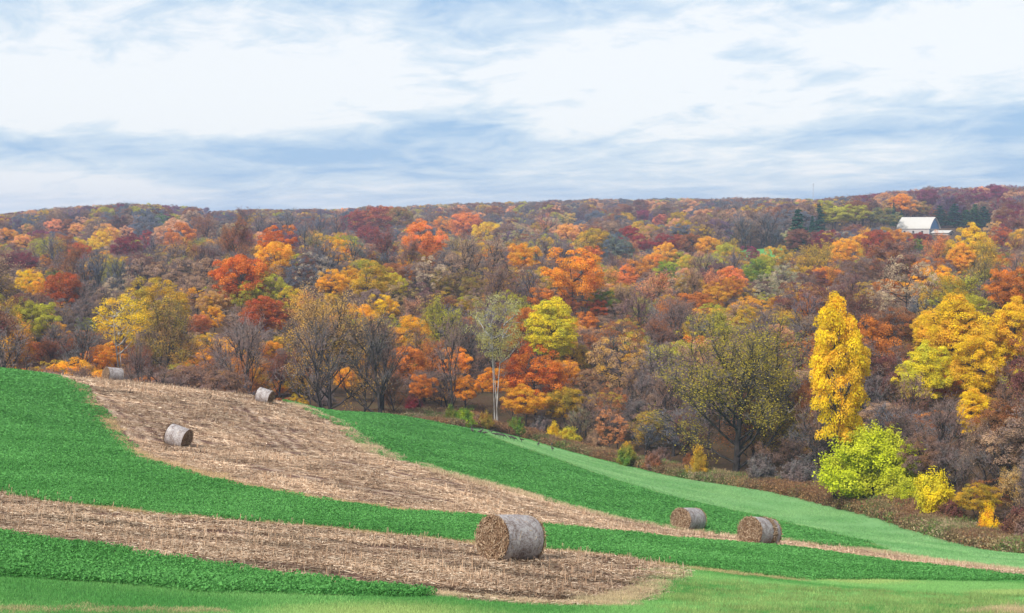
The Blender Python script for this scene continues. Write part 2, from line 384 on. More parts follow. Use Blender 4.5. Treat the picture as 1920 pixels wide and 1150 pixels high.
strip('alfalfa_strip',-420,858,yG,lambda u:np.maximum(yF(u),yG(u)),M_ALF,0.045,16,6)
STR=[('s1',26,1904,tanBot,tanTop),('a1',-420,1904,leftBot,leftTop),('a2',540,1640,yB,darkTop),('l1',800,2250,lightBot,yD),('s2',-420,1260,yF,yE),('a3',-420,858,yG,yF),
     ('m1',-420,2250,lambda u:np.full(np.shape(u),26.0),lambda u:np.where(u<858,yG(u),np.where(u<1240,yF(u),np.where(u<1904,yH(u),np.minimum(yB(np.minimum(u,2250)),60)))))]

# ---------------------------------------------------------------- instancing for uncountable cover
HID=bpy.data.collections.new('cover_sources')           # not linked to the scene: only read by the scatter nodes
def proto_col(name,objs):
    c=bpy.data.collections.new(name); HID.children.link(c)
    for o in objs: c.objects.link(o)
    return c
def proto_obj(name,me,mats):
    for m in mats: me.materials.append(m)
    return bpy.data.objects.new(name,me)
def scatter(name,P,R,S,T1,T2,idx,coll,label):
    n=len(P); me=bpy.data.meshes.new(name); me.vertices.add(n); me.vertices.foreach_set('co',np.asarray(P,np.float32).ravel())
    def add(k,ty,arr,f): a=me.attributes.new(k,ty,'POINT'); a.data.foreach_set(f,np.asarray(arr).ravel())
    add('rot','FLOAT_VECTOR',np.asarray(R,np.float32),'vector'); add('scl','FLOAT_VECTOR',np.asarray(S,np.float32),'vector')
    add('tint','FLOAT_COLOR',np.c_[T1,np.ones(n)].astype(np.float32),'color'); add('tint2','FLOAT_COLOR',np.c_[T2,np.ones(n)].astype(np.float32),'color')
    add('pick','INT',np.asarray(idx,np.int32),'value')
    o=bpy.data.objects.new(name,me); COL.objects.link(o)
    g=bpy.data.node_groups.new(name+'_nodes','GeometryNodeTree')
    g.interface.new_socket('Geometry',in_out='INPUT',socket_type='NodeSocketGeometry'); g.interface.new_socket('Geometry',in_out='OUTPUT',socket_type='NodeSocketGeometry')
    N=g.nodes.new; L=g.links.new
    gi=N('NodeGroupInput'); go=N('NodeGroupOutput'); iop=N('GeometryNodeInstanceOnPoints'); ci=N('GeometryNodeCollectionInfo')
    ci.inputs['Collection'].default_value=coll; ci.inputs['Separate Children'].default_value=True; ci.inputs['Reset Children'].default_value=True
    iop.inputs['Pick Instance'].default_value=True
    def na(k,ty): a=N('GeometryNodeInputNamedAttribute'); a.data_type=ty; a.inputs['Name'].default_value=k; return a.outputs[0]
    L(gi.outputs[0],iop.inputs['Points']); L(ci.outputs[0],iop.inputs['Instance'])
    L(na('pick','INT'),iop.inputs['Instance Index'])
    er=N('FunctionNodeEulerToRotation'); L(na('rot','FLOAT_VECTOR'),er.inputs[0]); L(er.outputs[0],iop.inputs['Rotation'])
    L(na('scl','FLOAT_VECTOR'),iop.inputs['Scale']); L(iop.outputs[0],go.inputs[0])
    md=o.modifiers.new('cover','NODES'); md.node_group=g
    tag(o,label,kind='stuff'); return o

def blades(n,rad,h0,h1,w,lean,seg=1,seed=0):
    r=np.random.default_rng(seed); a=r.uniform(0,2*np.pi,n); q=rad*np.sqrt(r.uniform(0,1,n)); x,y=q*np.cos(a),q*np.sin(a)
    h=r.uniform(h0,h1,n); ya=r.uniform(0,2*np.pi,n); dx,dy=np.cos(ya)*w/2,np.sin(ya)*w/2; lx,ly=r.normal(0,lean,n)*h,r.normal(0,lean,n)*h
    V=np.empty((n,3,3)); V[:,0]=np.c_[x-dx,y-dy,np.full(n,-.03)]; V[:,1]=np.c_[x+dx,y+dy,np.full(n,-.03)]; V[:,2]=np.c_[x+lx,y+ly,h]
    return V.reshape(-1,3),np.arange(3*n).reshape(n,3),r.uniform(0,1,n)
def quads_at(C,Nrm,s,r,asp=1.0):
    """leaf quads centred at C facing Nrm"""
    n=len(C); t=r.normal(size=(n,3)); t-=Nrm*(t*Nrm).sum(1,keepdims=True); t/=np.linalg.norm(t,axis=1,keepdims=True)+1e-9
    b=np.cross(Nrm,t); s=np.asarray(s).reshape(-1,1)*np.ones((n,1)); V=np.empty((n,4,3))
    V[:,0]=C-t*s*0.5*asp; V[:,1]=C-b*s*0.5; V[:,2]=C+t*s*0.5*asp; V[:,3]=C+b*s*0.5
    return V.reshape(-1,3),np.arange(4*n).reshape(n,4)
def alf_patch(seed):
    r=np.random.default_rng(seed); n=95; a=r.uniform(0,2*np.pi,n); q=0.7*np.sqrt(r.uniform(0,1,n)); h=r.uniform(0.08,0.22,n)*(1-0.3*q)
    C=[];Nn=[];ss=[];rr=[]
    for k in range(n):
        m=6; z=h[k]*np.sqrt(r.uniform(0.1,1,m)); C.append(np.c_[q[k]*np.cos(a[k])+r.normal(0,.035,m),q[k]*np.sin(a[k])+r.normal(0,.035,m),z])
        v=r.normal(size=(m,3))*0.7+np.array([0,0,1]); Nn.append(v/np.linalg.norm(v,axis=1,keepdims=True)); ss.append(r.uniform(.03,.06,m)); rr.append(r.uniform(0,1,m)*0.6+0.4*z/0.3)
    V,Q=quads_at(np.vstack(C),np.vstack(Nn),np.hstack(ss),r,1.3)
    return proto_obj('alfalfa_tuft',mesh_np('alfalfa_tuft',V,Q,attrs={'rnd':('FACE',np.clip(np.hstack(rr),0,1))}),[M_TUFT])
def grass_patch(seed,h0=.03,h1=.10,n=420):
    V,T,rr=blades(n,0.72,h0,h1,0.022,0.45,seed=seed)
    return proto_obj('grass_tuft',mesh_np('grass_tuft',V,T,attrs={'rnd':('FACE',rr)}),[M_TUFT])
def straw_patch(seed,up=0):
    r=np.random.default_rng(seed); n=130; a=r.uniform(0,2*np.pi,n); q=0.75*np.sqrt(r.uniform(0,1,n)); C=np.c_[q*np.cos(a),q*np.sin(a),r.uniform(.01,.07,n)]
    L=r.uniform(.06,.34,n); w=r.uniform(.010,.034,n); y=r.uniform(0,np.pi,n); p=r.normal(0,.16,n)
    if up:
        k=up; C[:k,1]=np.round(C[:k,1]/0.76)*0.76+r.normal(0,.05,k); p[:k]=r.normal(1.35,.22,k); L[:k]=r.uniform(.10,.28,k); w[:k]=r.uniform(.014,.026,k); C[:k,2]=L[:k]*0.42
    d=np.c_[np.cos(y)*np.cos(p),np.sin(y)*np.cos(p),np.sin(p)]; s=np.c_[-np.sin(y),np.cos(y),np.zeros(n)]
    tw=r.normal(size=(n,3))*0.4; s=s+tw; s-=d*(s*d).sum(1,keepdims=True); s/=np.linalg.norm(s,axis=1,keepdims=True)
    V=np.empty((n,4,3)); L=L[:,None]/2; w=w[:,None]/2
    V[:,0]=C-d*L-s*w; V[:,1]=C-d*L+s*w; V[:,2]=C+d*L+s*w*.6; V[:,3]=C+d*L-s*w*.6
    return proto_obj('straw_litter',mesh_np('straw_litter',V.reshape(-1,3),np.arange(4*n).reshape(n,4),attrs={'rnd':('FACE',r.uniform(0,1,n)**0.8)}),[M_STRAW])
C_ALF=proto_col('alfalfa_tufts',[alf_patch(i) for i in range(5)])
C_GRS=proto_col('grass_tufts',[grass_patch(10+i) for i in range(4)]+[grass_patch(20+i,.12,.30,240) for i in range(2)])
C_STR=proto_col('straw_litters',[straw_patch(30+i) for i in range(3)]+[straw_patch(40+i,9) for i in range(3)])

def slope_euler(x,y,yaw):
    e=0.6; dzx=(zt(x+e,y)-zt(x-e,y))/(2*e); dzy=(zt(x,y+e)-zt(x,y-e))/(2*e)
    out=[]
    for a,b,w in zip(dzx,dzy,yaw):
        n=Vector((-a,-b,1)).normalized(); q=Vector((0,0,1)).rotation_difference(n)@Quaternion((0,0,1),w); out.append(q.to_euler()[:])
    return np.array(out)
def sample_strip(u0,u1,bot,top,dens,ymax,smin=45.0,smax=3.2,ulim=(-330,2250),margin=0.5):
    lo,hi=UA(max(u0,ulim[0])),UA(min(u1,ulim[1])); us=np.linspace(max(u0,ulim[0]),min(u1,ulim[1]),400)
    y0=max(20.0,bot(us).min()); y1=min(ymax,top(us).max())
    area=(hi-lo)*(y1*y1-y0*y0)/2; n=int(area*dens); 
    a=rng.uniform(lo,hi,n); y=np.sqrt(rng.uniform(y0*y0,y1*y1,n)); u=960+a*F
    sc=np.clip(y/smin,1,smax); keep=rng.uniform(0,1,n)<1/sc**2
    keep&=(y>bot(u)+margin*sc*0.6)&(y<top(u)-margin*sc*0.6)
    a,y,sc=a[keep],y[keep],sc[keep]; return a*y,y,sc
def pn(x,y,f,o=0.0): return np.array([mnoise.noise(Vector((a*f,b*f,o))) for a,b in zip(x,y)])
def stripe(t,s,P=None):
    k=np.array([mnoise.noise(Vector((a*0.012,b*0.75,3.1)))+0.85*mnoise.noise(Vector((a*0.008,b*0.2,8.1))) for a,b in zip(s,t)])
    return k*0.95+0.36*np.sin(t*2*np.pi/2.6+1.2*k)
def cover(name,label,keys,coll,nidx,dens,ymax,c1,c2,dz,zs=1.0,margin=0.5,amp=1.6,yaw=None,pickfn=None,smin=45.0,dry=None,smax=3.2):
    P=[];Rr=[];S=[];T=[];I=[]
    for k in keys:
        _,u0,u1,bot,top=[s for s in STR if s[0]==k][0]
        x,y,sc=sample_strip(u0,u1,bot,top,dens,ymax,smin=smin,margin=margin,smax=smax); 
        if len(x)==0: continue
        if k in('s1','s2'):
            s_,t_=(rows_hill if k=='s1' else rows_near)(x,y); st=stripe(t_,s_); kp=rng.uniform(0,1,len(x))<(np.clip(0.50+2.8*st,0.02,1) if k=='s1' else np.clip(.75+1.2*st,.35,1)); x,y,sc,st=x[kp],y[kp],sc[kp],st[kp]
        e_=0.4
        wd_=1
        if k=='s1':
            P_=np.c_[x,y]; wd_=np.clip((dist_poly(P_,plA)[0]+dist_poly(P_,plB)[0])/40,.22,1)
            gx=rows_hill(x+e_,y)[1]-rows_hill(x-e_,y)[1]; gy=rows_hill(x,y+e_)[1]-rows_hill(x,y-e_)[1]; ydir=np.arctan2(gy,gx)-np.pi/2
        z=zt(x,y)+dz; w=rng.uniform(0,2*np.pi,len(x)) if yaw is None else (ydir if k=='s1' else yaw(x,y))+rng.normal(0,.06,len(x))
        f=np.clip(0.5+amp*pn(x,y,0.22,1.7)+rng.normal(0,.16,len(x)),0,1)[:,None]
        col=np.array(c1)*(1-f)+np.array(c2)*f
        if k in('s1','s2'): col=col*np.clip(1.0+0.8*st,.5,1.22)[:,None]
        if dry is not None:
            g=np.clip((pn(x,y,0.16,9.1)-0.12)*4,0,1)[:,None]*dry[1]; col=col*(1-g)+np.array(dry[0])*g
        P.append(np.c_[x,y,z]); Rr.append(slope_euler(x,y,w)); S.append(np.c_[sc*(1.5 if k=='s1' else 1),sc*(.40*wd_ if k=='s1' else 1),1+(sc-1)*0.45]*np.array([1,1,zs])*rng.uniform(.8,1.2,(len(x),1))); T.append(col)
        I.append(rng.integers(0,nidx,len(x)) if pickfn is None else pickfn(x,y))
    P,Rr,S,T,I=map(np.concatenate,(P,Rr,S,T,I)); print(name,len(P))
    return scatter(name,P,Rr,S,T,T,I,coll,label)
cover('alfalfa_plants','dense dark green alfalfa covering the sloping strips',['a1','a2','a3'],C_ALF,5,4.6,235,(0.085,0.270,0.064),(0.150,0.400,0.110),0.03,margin=0.5,amp=0.6,smin=55.0,smax=2.2)
cover('meadow_grass','short light green grass in the foreground meadow',['m1'],C_GRS,4,9.0,140,(0.11,0.33,0.085),(0.26,0.50,0.16),0.0,margin=0.2,dry=((0.48,0.54,0.20),0.65),amp=1.9)
cover('hay_meadow_grass','short pale green grass of the mown meadow before the wood',['l1'],C_GRS,4,3.0,235,(0.18,0.39,0.145),(0.30,0.51,0.22),0.02,margin=0.8,zs=0.7)
rowdir=math.atan2(-5,30)
cover('corn_stubble','broken pale corn stalks littering the stubble strips',['s2'],C_STR,6,4.0,60,(0.70,0.62,0.56),(1.02,.94,.85),0.03,margin=0.1,amp=0.9,yaw=lambda x,y:np.full(len(x),rowdir))
cover('corn_stubble','broken pale corn stalks littering the sloping stubble field',['s1'],C_STR,6,9.0,190,(0.70,0.62,0.56),(1.08,.98,.88),0.03,margin=0.3,amp=1.4,smin=50.0,smax=2.6)
# dry pale grass along the strip edges
def fringe():
    P=[];S=[];T=[];I=[]
    def along(f,u0,u1,n,wid,off,c,h=1.0,pick=(4,6)):
        u=rng.uniform(u0,u1,n); y=f(u); sc=np.clip(y/60,0.8,1.8); y2=y+rng.normal(off,wid,n)*y/50; x=UA(u)*y2+rng.normal(0,.2,n)
        y2=y2; P.append(np.c_[x,y2,zt(x,y2)+0.02]); S.append(np.c_[sc,sc,sc*h]*0.55*rng.uniform(.6,1.3,(n,1))); 
        T.append(np.array(c)*rng.uniform(.7,1.15,(n,1))); I.append(rng.integers(pick[0],pick[1],n))
    dry=(0.58,0.44,0.24); pale=(0.70,0.55,0.36)
    u=rng.uniform(1262,1920,700); y=rng.uniform(30,44,700); x=UA(u)*y; P.append(np.c_[x,y,zt(x,y)]); S.append(np.full((700,3),.5)*rng.uniform(.5,1.2,(700,1))); T.append(np.array((.30,.42,.14))*rng.uniform(.7,1.2,(700,1))); I.append(rng.integers(4,6,700))
    along(yA,100,700,900,.30,.25,dry,.6); along(yA,185,420,900,.9,1.1,(0.66,0.47,0.26),.5); along(yA,600,1900,800,.2,.1,dry,.6)
    along(yB,545,1000,900,.45,-.5,(0.66,0.52,0.33),.7); along(yB,640,800,300,.8,-.9,(0.66,0.52,0.33),.6); along(yB,1000,1920,700,.22,0,(0.60,0.50,0.30),.7)
    along(yE,-300,1262,1100,.22,-.1,dry,.6); along(yF,-300,1200,1000,.14,.12,pale,.5)
    along(yC,800,1640,1300,.30,.1,(0.22,0.36,0.12),.3)
    along(yH,1240,1500,200,.6,-.6,(0.5,0.42,0.2),.5)
    along(lambda u:np.full(np.shape(u),31.2)+0*u,-100,420,100,.5,0,(0.5,0.42,0.22),.5)
    along(lambda u:np.full(np.shape(u),33.0)+0*u,1850,2150,200,1.2,0,(0.6,0.48,0.28),1.0)
    along(lambda u:yF(u)+0.9,1100,1262,260,.8,0,(0.62,0.50,0.30),.8)
    P_=np.concatenate(P); n=len(P_); R=np.c_[np.zeros((n,2)),rng.uniform(0,6.28,n)]
    scatter('dry_grass',P_,R,np.concatenate(S),np.concatenate(T),np.concatenate(T),np.concatenate(I),C_GRS,'dry straw-coloured grass along the edges of the field strips')
fringe()

# ---------------------------------------------------------------- tree builders (unit: metres, scaled when placed)
def tube(segs,sides_of):
    """segs: list of (p0,p1,r0,r1,level) -> verts, quads"""
    V=[];Q=[];b=0
    for p0,p1,r0,r1,lv in segs:
        k=sides_of(lv); d=p1-p0; L=np.linalg.norm(d)+1e-9; d=d/L; s=np.cross(d,(0.3,0.2,1.0) if abs(d[2])<.9 else (1,0,0)); s/=np.linalg.norm(s); t=np.cross(d,s)
        an=np.arange(k)*2*np.pi/k; c=np.cos(an)[:,None]*s+np.sin(an)[:,None]*t
        V.append(p0-d*L*0.03+c*r0); V.append(p1+d*L*0.03+c*r1); i=np.arange(k); j=(i+1)%k
        Q.append(np.c_[b+i,b+j,b+k+j,b+k+i]); b+=2*k
    return np.vstack(V),np.vstack(Q)
def flat_twigs(P0,P1,w,r):
    n=len(P0); d=P1-P0; s=np.cross(d,r.normal(size=(n,3))); s/=np.linalg.norm(s,axis=1,keepdims=True)+1e-9; w=np.asarray(w).reshape(-1,1)/2
    V=np.empty((n,3,3)); V[:,0]=P0-s*w; V[:,1]=P0+s*w; V[:,2]=P1; return V.reshape(-1,3),np.arange(3*n).reshape(n,3)
def bez(a,b,c,n): t=np.linspace(0,1,n+1)[:,None]; return a*(1-t)**2+2*b*t*(1-t)+c*t*t
def chain(segs,pts_,r0,r1,lv):
    n=len(pts_)-1
    for i in range(n): segs.append((pts_[i],pts_[i+1],r0+(r1-r0)*i/n,r0+(r1-r0)*(i+1)/n,lv))
def unit(v): return v/(np.linalg.norm(v,axis=-1,keepdims=True)+1e-9)

def leafy(seed,H=17,W=12,base=0.22,nc=80,per=120,cr=1.25,ls=0.30,tall=False,stems=1,fill=0.5,lobes=3,open_=0.0,top=0.5):
    """clumped crown: leaf clusters spread through a lumpy crown volume, each joined to a limb"""
    r=np.random.default_rng(seed); zb=H*base; zc=zb+(H-zb)*(0.52 if tall else 0.50); rz=(H-zb)/2; R=W/2
    lob=unit(r.normal(size=(lobes*2+3,3))); lw=r.uniform(0.10,0.30,len(lob))
    C=[]; tries=0
    dmin=cr*0.78
    while len(C)<nc and tries<9000:
        tries+=1
        d=unit(r.normal(size=3)); k=(1+sum(w*max(0,(d@l)-0.55)/0.45 for w,l in zip(lw,lob))-0.12)
        q=(r.uniform(fill**3,1))**(1/3)*k*0.95; 
        shape=R
        if tall: shape=R*(1.0-0.38*max(0,d[2]))
        elif d[2]<0: shape=R*(1-0.18*abs(d[2]))
        c=np.array([d[0]*shape*q,d[1]*shape*q,zc+d[2]*rz*q*(1 if d[2]>0 else .92)])
        if c[2]<zb*0.7: continue
        if C and np.min(np.linalg.norm(np.array(C)-c,axis=1))<dmin*(1-0.3*tries/9000): continue
        C.append(c)
    C=np.array(C); segs=[]
    # trunk and limbs
    heads=[]
    for s in range(stems):
        lean=unit(np.array([r.normal(0,.12 if stems==1 else .17),r.normal(0,.14),1.0])); b0=np.array([r.normal(0,.25),r.normal(0,.25),-0.5])*(0 if stems==1 else 1)+np.array([0,0,-0.5])*(stems==1)
        topz=H*(0.80 if tall or stems>1 else 0.62); e=b0+lean*topz/lean[2]; m=(b0+e)/2+np.array([r.normal(0,.3),r.normal(0,.3),0])
        tr=0.017*H*(1.0 if stems==1 else 0.42); P=bez(b0,m,e,8); chain(segs,P,tr,tr*0.3,0); heads.append(P)
    P=np.vstack(heads); nl=10; idx=r.permutation(len(C))[:nl]; limbs=[]
    for i in idx:
        c=C[i]; cand=P[(P[:,2]>zb*0.6)&(P[:,2]<max(zb*1.1,c[2]-0.15*H*0.5))]; 
        if len(cand)==0: cand=P[2:4]
        a=cand[np.argmin(np.linalg.norm(cand-c,axis=1)+r.uniform(0,2,len(cand)))]
        m=(a+c)/2+np.array([0,0,-0.06*H])*r.uniform(.2,1)+r.normal(0,.3,3); B=bez(a,m,c,5); chain(segs,B,0.0075*H,0.0025*H,1); limbs.append(B)
    LP=np.vstack([P[P[:,2]>zb*0.6]]+limbs)
    for c in C:
        cand=LP[LP[:,2]<c[2]+0.2]; 
        if len(cand)==0: cand=LP
        a=cand[np.argmin(np.linalg.norm(cand-c,axis=1))]
        if np.linalg.norm(a-c)<0.3: continue
        m=(a+c)/2+r.normal(0,.2,3); chain(segs,bez(a,m,c,2),0.0032*H,0.0012*H,2)
    TV,TQ=tube(segs,lambda lv:6 if lv==0 else (5 if lv==1 else 3))
    # leaves
    Cs=[];Ns=[];rn=[];cl=[];sz=[]
    for c in C:
        k=int(per*r.uniform(.7,1.3)*(1-open_*r.uniform(0,1))); rad=cr*r.uniform(.7,1.2); d=unit(r.normal(size=(k,3))); 
        d[:,2]=np.where(d[:,2]<-0.35,-d[:,2],d[:,2]); q=rad*(0.55+0.5*r.uniform(0,1,k)**0.7+np.abs(r.normal(0,.10,k)))
        Cs.append(c+d*q[:,None]*np.array([1,1,.8])); Ns.append(unit(d*1.1+r.normal(0,.55,(k,3))+np.array([0,0,.25]))); rn.append(r.uniform(0,1,k)); cl.append(np.full(k,r.uniform(0,1)))
        sz.append(ls*r.uniform(.6,1.25,k))
    LV,LQ=quads_at(np.vstack(Cs),np.vstack(Ns),np.hstack(sz),r,1.25)
    return (TV,TQ),(LV,[LQ],np.hstack(rn),np.hstack(cl)),(W,H)

def twiggy(seed,H=17,W=13,leaf=0,ls=0.26,trunk=0.16,nl=11,up=0.55,tw=0.046,spread=1.0,stems=1,lean=0.0):
    """branching tree seen through: limbs, boughs, fine twigs, optional sparse leaves"""
    r=np.random.default_rng(seed); segs=[]; tw0=[];tw1=[];tww=[]; tips=[]
    def grow(p,d,L,rad,lv,trop):
        n=5 if lv<2 else 3; pts_=[p]; dd=d
        for i in range(n):
            dd=unit(dd+r.normal(0,.13 if lv else .04,3)+np.array([0,0,trop])); pts_.append(pts_[-1]+dd*L/n)
        chain(segs,pts_,rad,rad*0.35,lv) if lv<3 else None
        return np.array(pts_),dd
    for s in range(stems):
        d0=unit(np.array([r.normal(0,.05)+lean,r.normal(0,.05),1])) if stems==1 else unit(np.array([r.normal(0,.4),r.normal(0,.3),1]))
        T,_=grow(np.array([0,0,-.5]),d0,H*(0.72 if stems==1 else .62),0.018*H/math.sqrt(stems),0,0.03)
        k0=nl if stems==1 else max(4,nl*2//stems//2+2)
        for i in range(k0):
            f=trunk+(1-trunk)*(i/k0)**0.9; q=T[min(int(f*5),4)]; q=q+(T[min(int(f*5)+1,5)]-q)*(f*5-int(f*5))
            az=i*2.4+r.uniform(-.5,.5); inc=(1.05-0.55*f)*spread*r.uniform(.75,1.1); d=np.array([math.cos(az)*math.sin(inc),math.sin(az)*math.sin(inc),math.cos(inc)])
            L1=H*(0.52-0.24*f)*r.uniform(.85,1.1); A,_=grow(q,d,L1,0.0085*H*(1.1-.6*f),1,up*.28)
            for j in range(7):
                g=r.uniform(.22,1); b=A[min(int(g*5),4)]; b=b+(A[min(int(g*5)+1,5)]-b)*(g*5-int(g*5)); dj=unit(unit(A[-1]-A[0])+r.normal(0,.5,3)+np.array([0,0,.2]))
                B,_=grow(b,dj,H*0.19*r.uniform(.7,1.2),0.0036*H*(1.2-.5*g),2,up*.25)
                for m in range(7):
                    g2=r.uniform(.15,1); c=B[min(int(g2*3),2)]; c=c+(B[min(int(g2*3)+1,3)]-c)*(g2*3-int(g2*3)); dm=unit(unit(B[-1]-B[0])+r.normal(0,.55,3)+np.array([0,0,.15])); Lm=H*0.085*r.uniform(.6,1.3)
                    e=c+dm*Lm; tw0.append(c); tw1.append(e); tww.append(tw*1.5); tips.append(e)
                    for w in range(5):
                        g3=r.uniform(.1,1); c3=c+(e-c)*g3; e3=c3+unit(dm+r.normal(0,.6,3)+np.array([0,0,.12]))*H*0.045*r.uniform(.5,1.4); tw0.append(c3); tw1.append(e3); tww.append(tw); tips.append(e3)
    TV,TQ=tube(segs,lambda lv:6 if lv==0 else (5 if lv==1 else 3))
    P0,P1=np.array(tw0),np.array(tw1); LV,LT=flat_twigs(P0,P1,np.array(tww),r)
    rn=r.uniform(0,.35,len(LT)) if leaf else r.uniform(0,1,len(LT)); cl=r.uniform(0,1,len(LT))
    Fc=[LT]; lv2=None
    if leaf:
        tips=np.array(tips); k=r.integers(0,len(tips),leaf); c=tips[k]+r.normal(0,.22,(leaf,3)); V2,Q2=quads_at(c,unit(r.normal(size=(leaf,3))+np.array([0,0,.8])),ls*r.uniform(.6,1.3,leaf),r,1.2)
        lv2=(V2,Q2,r.uniform(.2,1,leaf),(np.sin(k*0.13)+1)/2)
    allp=np.vstack([P0,P1]); w=(np.percentile(allp[:,0],97)-np.percentile(allp[:,0],3)); h=np.percentile(allp[:,2],99)
    return (TV,TQ),(LV,Fc,rn,cl),(w*1.04,h),lv2

def conifer(seed,H=16,W=7,ls=.34):
    r=np.random.default_rng(seed); segs=[]; chain(segs,np.array([[0,0,-.5],[0,0,H*.5],[0,0,H*.98]]),.24,.03,0)
    Cs=[];Ns=[]
    z=H*.10
    while z<H*.97:
        f=(z/H); R=W/2*(1-f)**0.8*r.uniform(.75,1.15)+.15; nb=int(6+5*(1-f))
        for k in range(nb):
            az=r.uniform(0,2*np.pi); Lr=R*r.uniform(.7,1.15); a=np.array([0,0,z]); e=np.array([math.cos(az)*Lr,math.sin(az)*Lr,z-0.10*Lr+r.normal(0,.15)]); chain(segs,np.array([a,e]),.045,.01,2)
            n=int(14+26*Lr/3); t=r.uniform(.2,1.05,n)[:,None]; c=a+(e-a)*t+r.normal(0,.16,(n,3))*np.array([1,1,.55])*(1.25-t*.5); Cs.append(c); Ns.append(unit(r.normal(0,.6,(n,3))+np.array([math.cos(az)*.4,math.sin(az)*.4,1])))
        z+=H*.036*r.uniform(.8,1.2)
    TV,TQ=tube(segs,lambda lv:5 if lv==0 else 3); Cs=np.vstack(Cs); LV,LQ=quads_at(Cs,np.vstack(Ns),ls*r.uniform(.6,1.3,len(Cs)),r,1.6)
    return (TV,TQ),(LV,[LQ],r.uniform(0,1,len(Cs)),r.uniform(0,1,len(Cs))),(W,H)

def bush(seed,H=5,W=7,n=11000,ls=.17,stems=34,even=False):
    """many upright arching stems with leaves along them"""
    r=np.random.default_rng(seed); segs=[];C=[];N_=[]
    per=n//stems//4
    for s in range(stems):
        az=r.uniform(0,2*np.pi); out=W*.5*math.sqrt(r.uniform(0,1)); e=np.array([math.cos(az)*out,math.sin(az)*out,H*math.sqrt(max(.05,1-(out/(W*.52))**2))*(r.uniform(.9,1.06) if even else r.uniform(.72,1.05))])
        a=np.array([r.normal(0,.2),r.normal(0,.2),-.2]); m=np.array([e[0]*.35,e[1]*.35,e[2]*.6]); P=bez(a,m,e,6); chain(segs,P,.035,.008,2)
        for q in range(4):
            P2=bez(P[2+q],(P[2+q]+P[3+q if q<3 else 6])/2+r.normal(0,.3,3),P[min(3+q,6)]+r.normal(0,.50,3)*np.array([1,1,.8]),4); t=r.uniform(0,1,per)*3.99; i=t.astype(int); c=P2[i]+(P2[i+1]-P2[i])*(t-i)[:,None]+r.normal(0,.26,(per,3)); C.append(c); N_.append(unit(r.normal(0,.7,(per,3))+unit(c-np.array([0,0,H*.2]))+np.array([0,0,.3])))
    C=np.vstack(C); N_=np.vstack(N_); k=C[:,2]>0.05; C,N_=C[k],N_[k]
    TV,TQ=tube(segs,lambda lv:3); LV,LQ=quads_at(C,N_,ls*r.uniform(.6,1.3,len(C)),r,1.8)
    return (TV,TQ),(LV,[LQ],r.uniform(0,1,len(C)),np.clip(.5+.4*np.sin(C[:,0]*2)*np.cos(C[:,2]*2.4),0,1)),(W,H)

PROTO={}          # kind -> list of dict(trunk mesh, crown mesh, W, H)
def add_proto(kind,data,bark=M_BARK,crown_mat=M_LEAF):
    T,Cn,wh=data[0],data[1],data[2]; lv2=data[3] if len(data)>3 else None
    k=len(PROTO.setdefault(kind,[])); tm=mesh_np('trunk',T[0],T[1],True); tm.materials.append(bark)
    V,Fc,rn,cl=Cn; nf=sum(len(f) for f in Fc); mats=[crown_mat]
    if lv2 is not None:
        b=len(V); V=np.vstack([V,lv2[0]]); Fc=Fc+[lv2[1]+b]; rn=np.hstack([rn,lv2[2]]); cl=np.hstack([cl,lv2[3]])
    cm=mesh_np('crown',V,Fc,False,{'rnd':('FACE',rn),'clump':('FACE',cl)}); 
    for m in mats: cm.materials.append(m)
    if lv2 is not None and crown_mat is M_LEAF: pass
    if lv2 is not None:
        cm.materials.clear(); cm.materials.append(M_TWIGB); cm.materials.append(M_LEAF); mi=np.r_[np.zeros(nf),np.ones(len(lv2[1]))].astype(np.int32); cm.polygons.foreach_set('material_index',mi)
    if kind in 'RLOWG': Vn=np.asarray(V); wh=((np.percentile(Vn[:,0],98)-np.percentile(Vn[:,0],2)+np.percentile(Vn[:,1],98)-np.percentile(Vn[:,1],2))/2*1.03,np.percentile(Vn[:,2],99.6))
    PROTO[kind].append(dict(t=tm,c=cm,W=float(wh[0]),H=float(wh[1])))
for i in range(6): add_proto('R',leafy(100+i,H=15+i%3,W=12.5+(i%2)*1.5,base=.30,nc=95,per=230,cr=1.25,ls=.225,lobes=2+i%3))
for i in range(4): add_proto('L',leafy(120+i,H=20,W=10,base=.33,nc=150,per=230,cr=1.15,ls=.215,tall=True,lobes=5,fill=.6))
for i in range(5): add_proto('O',leafy(140+i,H=16,W=13.5,base=.20,nc=95,per=120,cr=1.0,ls=.21,lobes=4,open_=.5,fill=.65))
for i in range(4): add_proto('S',twiggy(160+i,H=17,W=13,leaf=12000,ls=.175,spread=1.0+.1*i))
for i in range(5): add_proto('B',twiggy(180+i,H=17,W=12,spread=.85+.07*i,up=.7),crown_mat=M_TWIG)
for i in range(2): add_proto('W',leafy(200+i,H=19,W=12.5,base=.46,nc=95,per=95,cr=1.15,ls=.18,stems=3,open_=.3,fill=.3),bark=M_WBARK)
for i in range(3): add_proto('C',conifer(210+i,W=8.5-i*.8))
for i in range(3): add_proto('H',bush(220+i))
add_proto('G',bush(230,H=8.2,W=11,n=64000,ls=.15,stems=170,even=True))
for i in range(1): add_proto('D',twiggy(240,H=17,W=16,leaf=21000,ls=.115,nl=19,spread=1.2,up=.5,trunk=.10,tw=.05))
print('protos', {k:[(round(p['W'],1),round(p['H'],1)) for p in v] for k,v in PROTO.items()}, sum(len(p['c'].polygons) for v in PROTO.values() for p in v))

